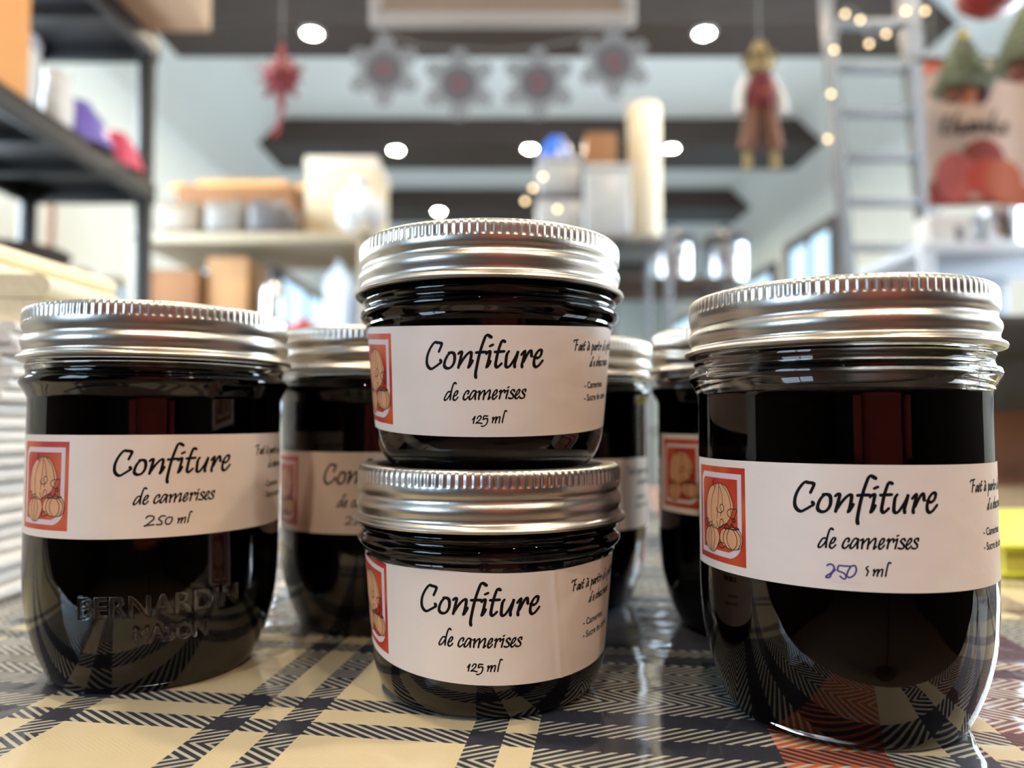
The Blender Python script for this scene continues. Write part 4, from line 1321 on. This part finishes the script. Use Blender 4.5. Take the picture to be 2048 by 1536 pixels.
for x in (la.x, lb.x + .02):
    w_ = .010 if x == la.x else .022
    part('side_rail', MB().prism([(lx(x, 0) - w_, 0), (lx(x, 0) + w_, 0), (lx(x, 2.05) + w_, 2.05), (lx(x, 2.05) - w_, 2.05)], 2.03, 2.075), M_GREYMETAL, ld)
zr = W(1740, 405, 2.05).z
rungs = sorted(zr + k * .1285 for k in range(-10, 5))
for z in rungs:
    if .1 < z < 2.0:
        part('rung', MB().box(lx(la.x, z), 2.035, z - .009, lx(lb.x + .02, z), 2.07, z + .009, bev=.003), M_GREYMETAL, ld)
fp = [W(1662, 178, 2.0), W(1655, 268, 2.0), W(1690, 18, 2.0), W(1738, 78, 2.0), W(1772, 58, 2.0), W(1668, 90, 2.0), W(1812, 12, 2.0), W(1850, 12, 2.0), W(1720, 30, 2.0)]
fairy('string_lights', 'warm fairy lights wound around the top of the grey ladder', [p - Vector((0, 0, .014)) for p in fp],
      [fp[1], fp[0], fp[5], fp[2], fp[8], fp[3], fp[4], fp[6], fp[7]])
dw = thing('dark_wall_panel', 'dark slanted wooden panel on the wall behind the ladder', 'panel', (X1, 0, 0))
pw = []
for (px, py) in ((1702, 196), (1752, 96), (1800, 92), (1806, 196)):
    yy = X1 * FPX / (px - 1024)
    pw.append((yy, W(px, py, yy).z))
part('panel_board', MB().prism(pw, -.03, 0, 'X'), M_BEAM, dw)
cy_, cz_ = sum(p[0] for p in pw) / 4, sum(p[1] for p in pw) / 4
part('panel_inlay', MB().prism([(cy_ + (p[0] - cy_) * .8, cz_ + (p[1] - cz_) * .8) for p in pw], -.034, -.028, 'X'), M_DARKWOOD, dw)

# ---- banner, ornaments and white shelf at the right
bn0, bn1 = W(1846, 118, 1.45), W(2075, 412, 1.45)
bw, bh = bn1.x - bn0.x, bn0.z - bn1.z
bz = thing('thanks_banner', 'peach fabric banner with pumpkins and the word thanks', 'banner', (bn0.x, 1.45, bn1.z))
M_PEACH = mat('peach_fabric', srgb(190, 162, 146), .9, var=.08, scale=14, bump=.2, bscale=300)


def wavy(x):
    return .004 * math.sin(x * 40)


mb = MB()
nx = 24
for k in range(nx):
    xa, xb = bw * k / nx, bw * (k + 1) / nx
    mb.add([(xa, wavy(xa), 0), (xb, wavy(xb), 0), (xb, wavy(xb), bh), (xa, wavy(xa), bh), (xa, wavy(xa) + .002, 0), (xb, wavy(xb) + .002, 0), (xb, wavy(xb) + .002, bh), (xa, wavy(xa) + .002, bh)],
           [(0, 1, 2, 3), (5, 4, 7, 6), (3, 2, 6, 7), (0, 4, 5, 1)])
part('fabric_panel', mb, M_PEACH, bz, fix=False)
part('top_rod', MB().lathe([(0, -.015), (.006, -.015), (.006, bw + .015), (0, bw + .015)], 12, (0, .001, bh), axis='X'), M_DARKWOOD, bz)
for x in (.02, bw - .02):
    part('hanging_cord', MB().tube([(x, 0, bh), (x, 0, ZC - bn1.z)], .0013, 6), M_CORD, bz)
k_ = bw / 229.0        # banner metres per photograph pixel


def bput(mb_, geo, off, mi=0):
    mb_.add([(x, wavy(x) - off, y) for x, y in geo[0]], geo[1], mi)


def bell(cx, cy, rx, ry):
    return [((cx + rx * math.cos(a_ * math.pi / 16)) * k_, (cy + ry * math.sin(a_ * math.pi / 16)) * k_) for a_ in range(32)]


PB = [mat('print_dark_red', srgb(128, 54, 48), .9), mat('print_rose', srgb(176, 88, 82), .9), mat('print_scarlet', srgb(168, 66, 52), .9), mat('print_rust', srgb(166, 86, 58), .9), mat('print_coral', srgb(214, 110, 82), .9)]
for (cx, cy, rx, ry, mi) in ((118, 95, 46, 46, 0), (62, 62, 42, 52, 1), (122, 58, 40, 40, 2), (160, 52, 42, 46, 3), (30, 30, 26, 30, 0), (196, 20, 30, 24, 3)):
    pb = MB()
    bput(pb, fill(bell(cx, cy, rx, ry), row=.003, cell=.006), .001 + .0004 * mi)
    part('printed_pumpkin', pb, PB[mi], bz, fix=False)
for poly, mi in (([(.002, .002), (bw - .002, .002), (bw - .002, .018), (.002, .014)], 0), ([(.002, bh - .035), (.06, bh - .004), (.002, bh - .004)], 4),
                 ([(.15, bh - .004), (bw - .002, bh - .06), (bw - .002, bh - .004)], 4)):
    pb = MB()
    bput(pb, fill(poly, row=.004, cell=.006), .0008)
    part('printed_border', pb, PB[mi], bz, fix=False)
tx = MB()
tk = {'t', 'h', 'a', 'n', 'k', 's'}
for st in script_text('thanks', 36 * k_, 152 * k_, 22 * k_, gap=.2, wide=1.05):
    bput(tx, ribbon(st, .0075, .0045, step=.002), .003)
part('banner_lettering', tx, mat('banner_ink', srgb(40, 34, 36), .9), bz, fix=False)

M_TREE = mat('moss_green_yarn', srgb(112, 114, 88), .95, var=.45, scale=90, bump=.8, bscale=200)
M_TREEBASE = mat('brown_felt_base', srgb(120, 70, 56), .9, var=.2)
for px, py, lab in ((1925, 128, 'green knitted tree ornament hanging in front of the banner'), (2060, 70, 'green knitted tree ornament cut off by the right edge')):
    c = W(px, py, 1.34 if px < 2000 else 1.12)
    t = thing('tree_ornament', lab, 'ornament', c)
    mb = MB()
    for k in range(9):
        z = -.052 + k * .0125
        r = .050 * (1 - k / 9.5)
        mb.lathe([(r * .4, z), (r, z + .002), (r * 1.08, z + .008), (r * .8, z + .016), (r * .3, z + .016)], 26, rf=lambda r_, z_, a: (r_ * (1 + .08 * math.sin(7 * a + 90 * z_)), z_))
    part('yarn_tiers', mb, M_TREE, t)
    part('yellow_bead', MB().ball((0, -.008, .048), .009), mat('yellow_bead', srgb(214, 186, 70), .4), t)
    for k, (x, m) in enumerate(((-.022, M_TREEBASE), (.004, mat('orange_felt', srgb(196, 120, 84), .9)), (.028, mat('plum_felt', srgb(84, 52, 62), .9)))):
        part('felt_ball', MB().ball((x, -.006, -.062), .016), m, t)
    hang_cord(t, .05, ZC - c.z)
c = W(1985, -22, 1.22)
ra = thing('red_pumpkin_ornament', 'dark red pumpkin ornament hanging at the top right', 'ornament', c)
mb = pumpkin_mb(.054, .09, 8)
mb.v = [(x, y, z - .045) for x, y, z in mb.v]
part('pumpkin_shell', mb, mat('dark_red_gloss', srgb(140, 44, 34), .35, var=.1), ra)
part('stem', MB().tube([(0, 0, .04), (.002, 0, .055), (.005, 0, .062)], [.007, .006, .005], 8), mat('dry_stem', (0, 0, 0)), ra)
hang_cord(ra, .058, ZC - c.z)

wz = W(1950, 484, 1.5).z
wx0, wx1, wy0, wy1 = W(1846, 490, 1.5).x, W(1846, 490, 1.5).x + .5, 1.50, 1.80
ws = thing('white_shelf_rack', 'white shelf rack under the banner at the right edge', 'shelves', (0, 0, 0))
M_WSH = mat('bluish_white_paint', srgb(206, 214, 224), .4, var=.03)
for x in (wx0 + .012, wx1 - .012):
    for y in (wy0 + .012, wy1 - .012):
        part('post', MB().box(x - .012, y - .012, 0, x + .012, y + .012, wz - .02, bev=.002), M_WSH, ws)
for z in (.3, .66, wz - .235, wz):
    part('shelf_board', MB().box(wx0, wy0, z - .022, wx1, wy1, z, bev=.003), M_WSH, ws)
cu_ = thing('steel_cup', 'brushed steel cup on the white shelf at the right edge', 'cup', (W(2005, 450, 1.56).x, 1.575, wz))
part('cup_body', MB().lathe([(0, 0), (.04, 0), (.043, .004), (.047, .08), (.048, .083), (.045, .083), (.041, .006), (0, .005)], 36), M_STEEL, cu_)
part('cup_handle', MB().tube(spline([(-.044, 0, .065), (-.062, 0, .06), (-.062, 0, .03), (-.043, 0, .02)], .008), .005), M_STEEL, cu_)
cd = thing('white_card_box', 'white card box standing on the white shelf beside the steel cup', 'box', (W(1893, 450, 1.56).x, 1.58, wz))
part('box_body', MB().box(-.043, -.03, 0, .045, .03, .070, bev=.002), M_PLASTIC_WHITE, cd)
part('grey_print', MB().box(.012, -.0306, .012, .03, -.0298, .045), mat('print_grey', srgb(120, 118, 116), .6), cd)
lz = wz - .235
for k, (x0_, x1_, h, m, lab) in enumerate(((.01, .11, .09, M_GREYMETAL, 'grey metal tin on the lower white shelf, left one'), (.125, .20, .16, mat('pale_blue_tin', srgb(178, 196, 216), .35), 'pale blue tin on the lower white shelf'),
                                        (.215, .33, .075, M_BLACK, 'black tin on the lower white shelf under the steel cup'))):
    t = thing('storage_tin', lab, 'tin', (wx0 + (x0_ + x1_) / 2, 1.59, lz))
    w_ = (x1_ - x0_) / 2
    part('tin_body', MB().box(-w_, -.05, 0, w_, .05, h, bev=.006), m, t)
    part('tin_lid', MB().box(-w_ - .002, -.052, h, w_ + .002, .052, h + .014, bev=.004), m if k != 2 else M_CREAM, t)

# ---- red jacket added on a stand in place of the person behind the camera: seen only as the warm red patches mirrored in the lids and glass
cs = thing('coat_stand', 'dark wooden coat stand behind the camera', 'coat stand', (.30, -1.0, 0))
part('pole', MB().cyl(.016, .03, 1.62, 14), M_DARKWOOD, cs)
part('base_disc', MB().lathe([(0, 0), (.17, 0), (.175, .015), (.05, .04), (0, .045)], 32), M_DARKWOOD, cs)
for k in range(4):
    a = k * math.pi / 2 + .4
    part('hook', MB().tube(spline([(.014 * math.cos(a), .014 * math.sin(a), 1.5), (.07 * math.cos(a), .07 * math.sin(a), 1.5), (.09 * math.cos(a), .09 * math.sin(a), 1.55)], .02), .006), M_DARKWOOD, cs)
jk = thing('red_jacket', 'rust red jacket hanging on the coat stand behind the camera', 'jacket', (.30, -1.0, 0))
M_JACK = mat('rust_red_cloth', srgb(150, 60, 46), .8, var=.12, scale=10, bump=.4, bscale=20)
jm = MB().lathe([(.05, 1.46), (.12, 1.44), (.24, 1.37), (.29, 1.25), (.28, 1.0), (.29, .8), (.30, .62), (.285, .62), (.27, .8), (.26, 1.0), (.27, 1.24), (.22, 1.35), (.11, 1.42), (.05, 1.46)], 48,
                rf=lambda r, z, a: (r * (1 + .05 * math.sin(8 * a + 3 * z)), z))
jm.v = [(x, y * .45 if abs(y) > .001 else y, z) for x, y, z in jm.v]
part('jacket_body', jm, M_JACK, jk)
part('collar', MB().lathe([(.06, 1.44), (.075, 1.45), (.07, 1.50), (.058, 1.51), (.055, 1.45)], 28), M_JACK, jk)
for s in (-1, 1):
    part('sleeve', MB().tube(spline([(s * .23, .0, 1.37), (s * .34, .02, 1.2), (s * .38, .04, .98), (s * .38, .05, .76)], .05), [.075] * 3 + [.06] * 40, 18) if False else
         MB().tube(spline([(s * .23, .0, 1.35), (s * .34, .02, 1.2), (s * .38, .04, .98), (s * .38, .05, .76)], .05), .062, 18), M_JACK, jk)
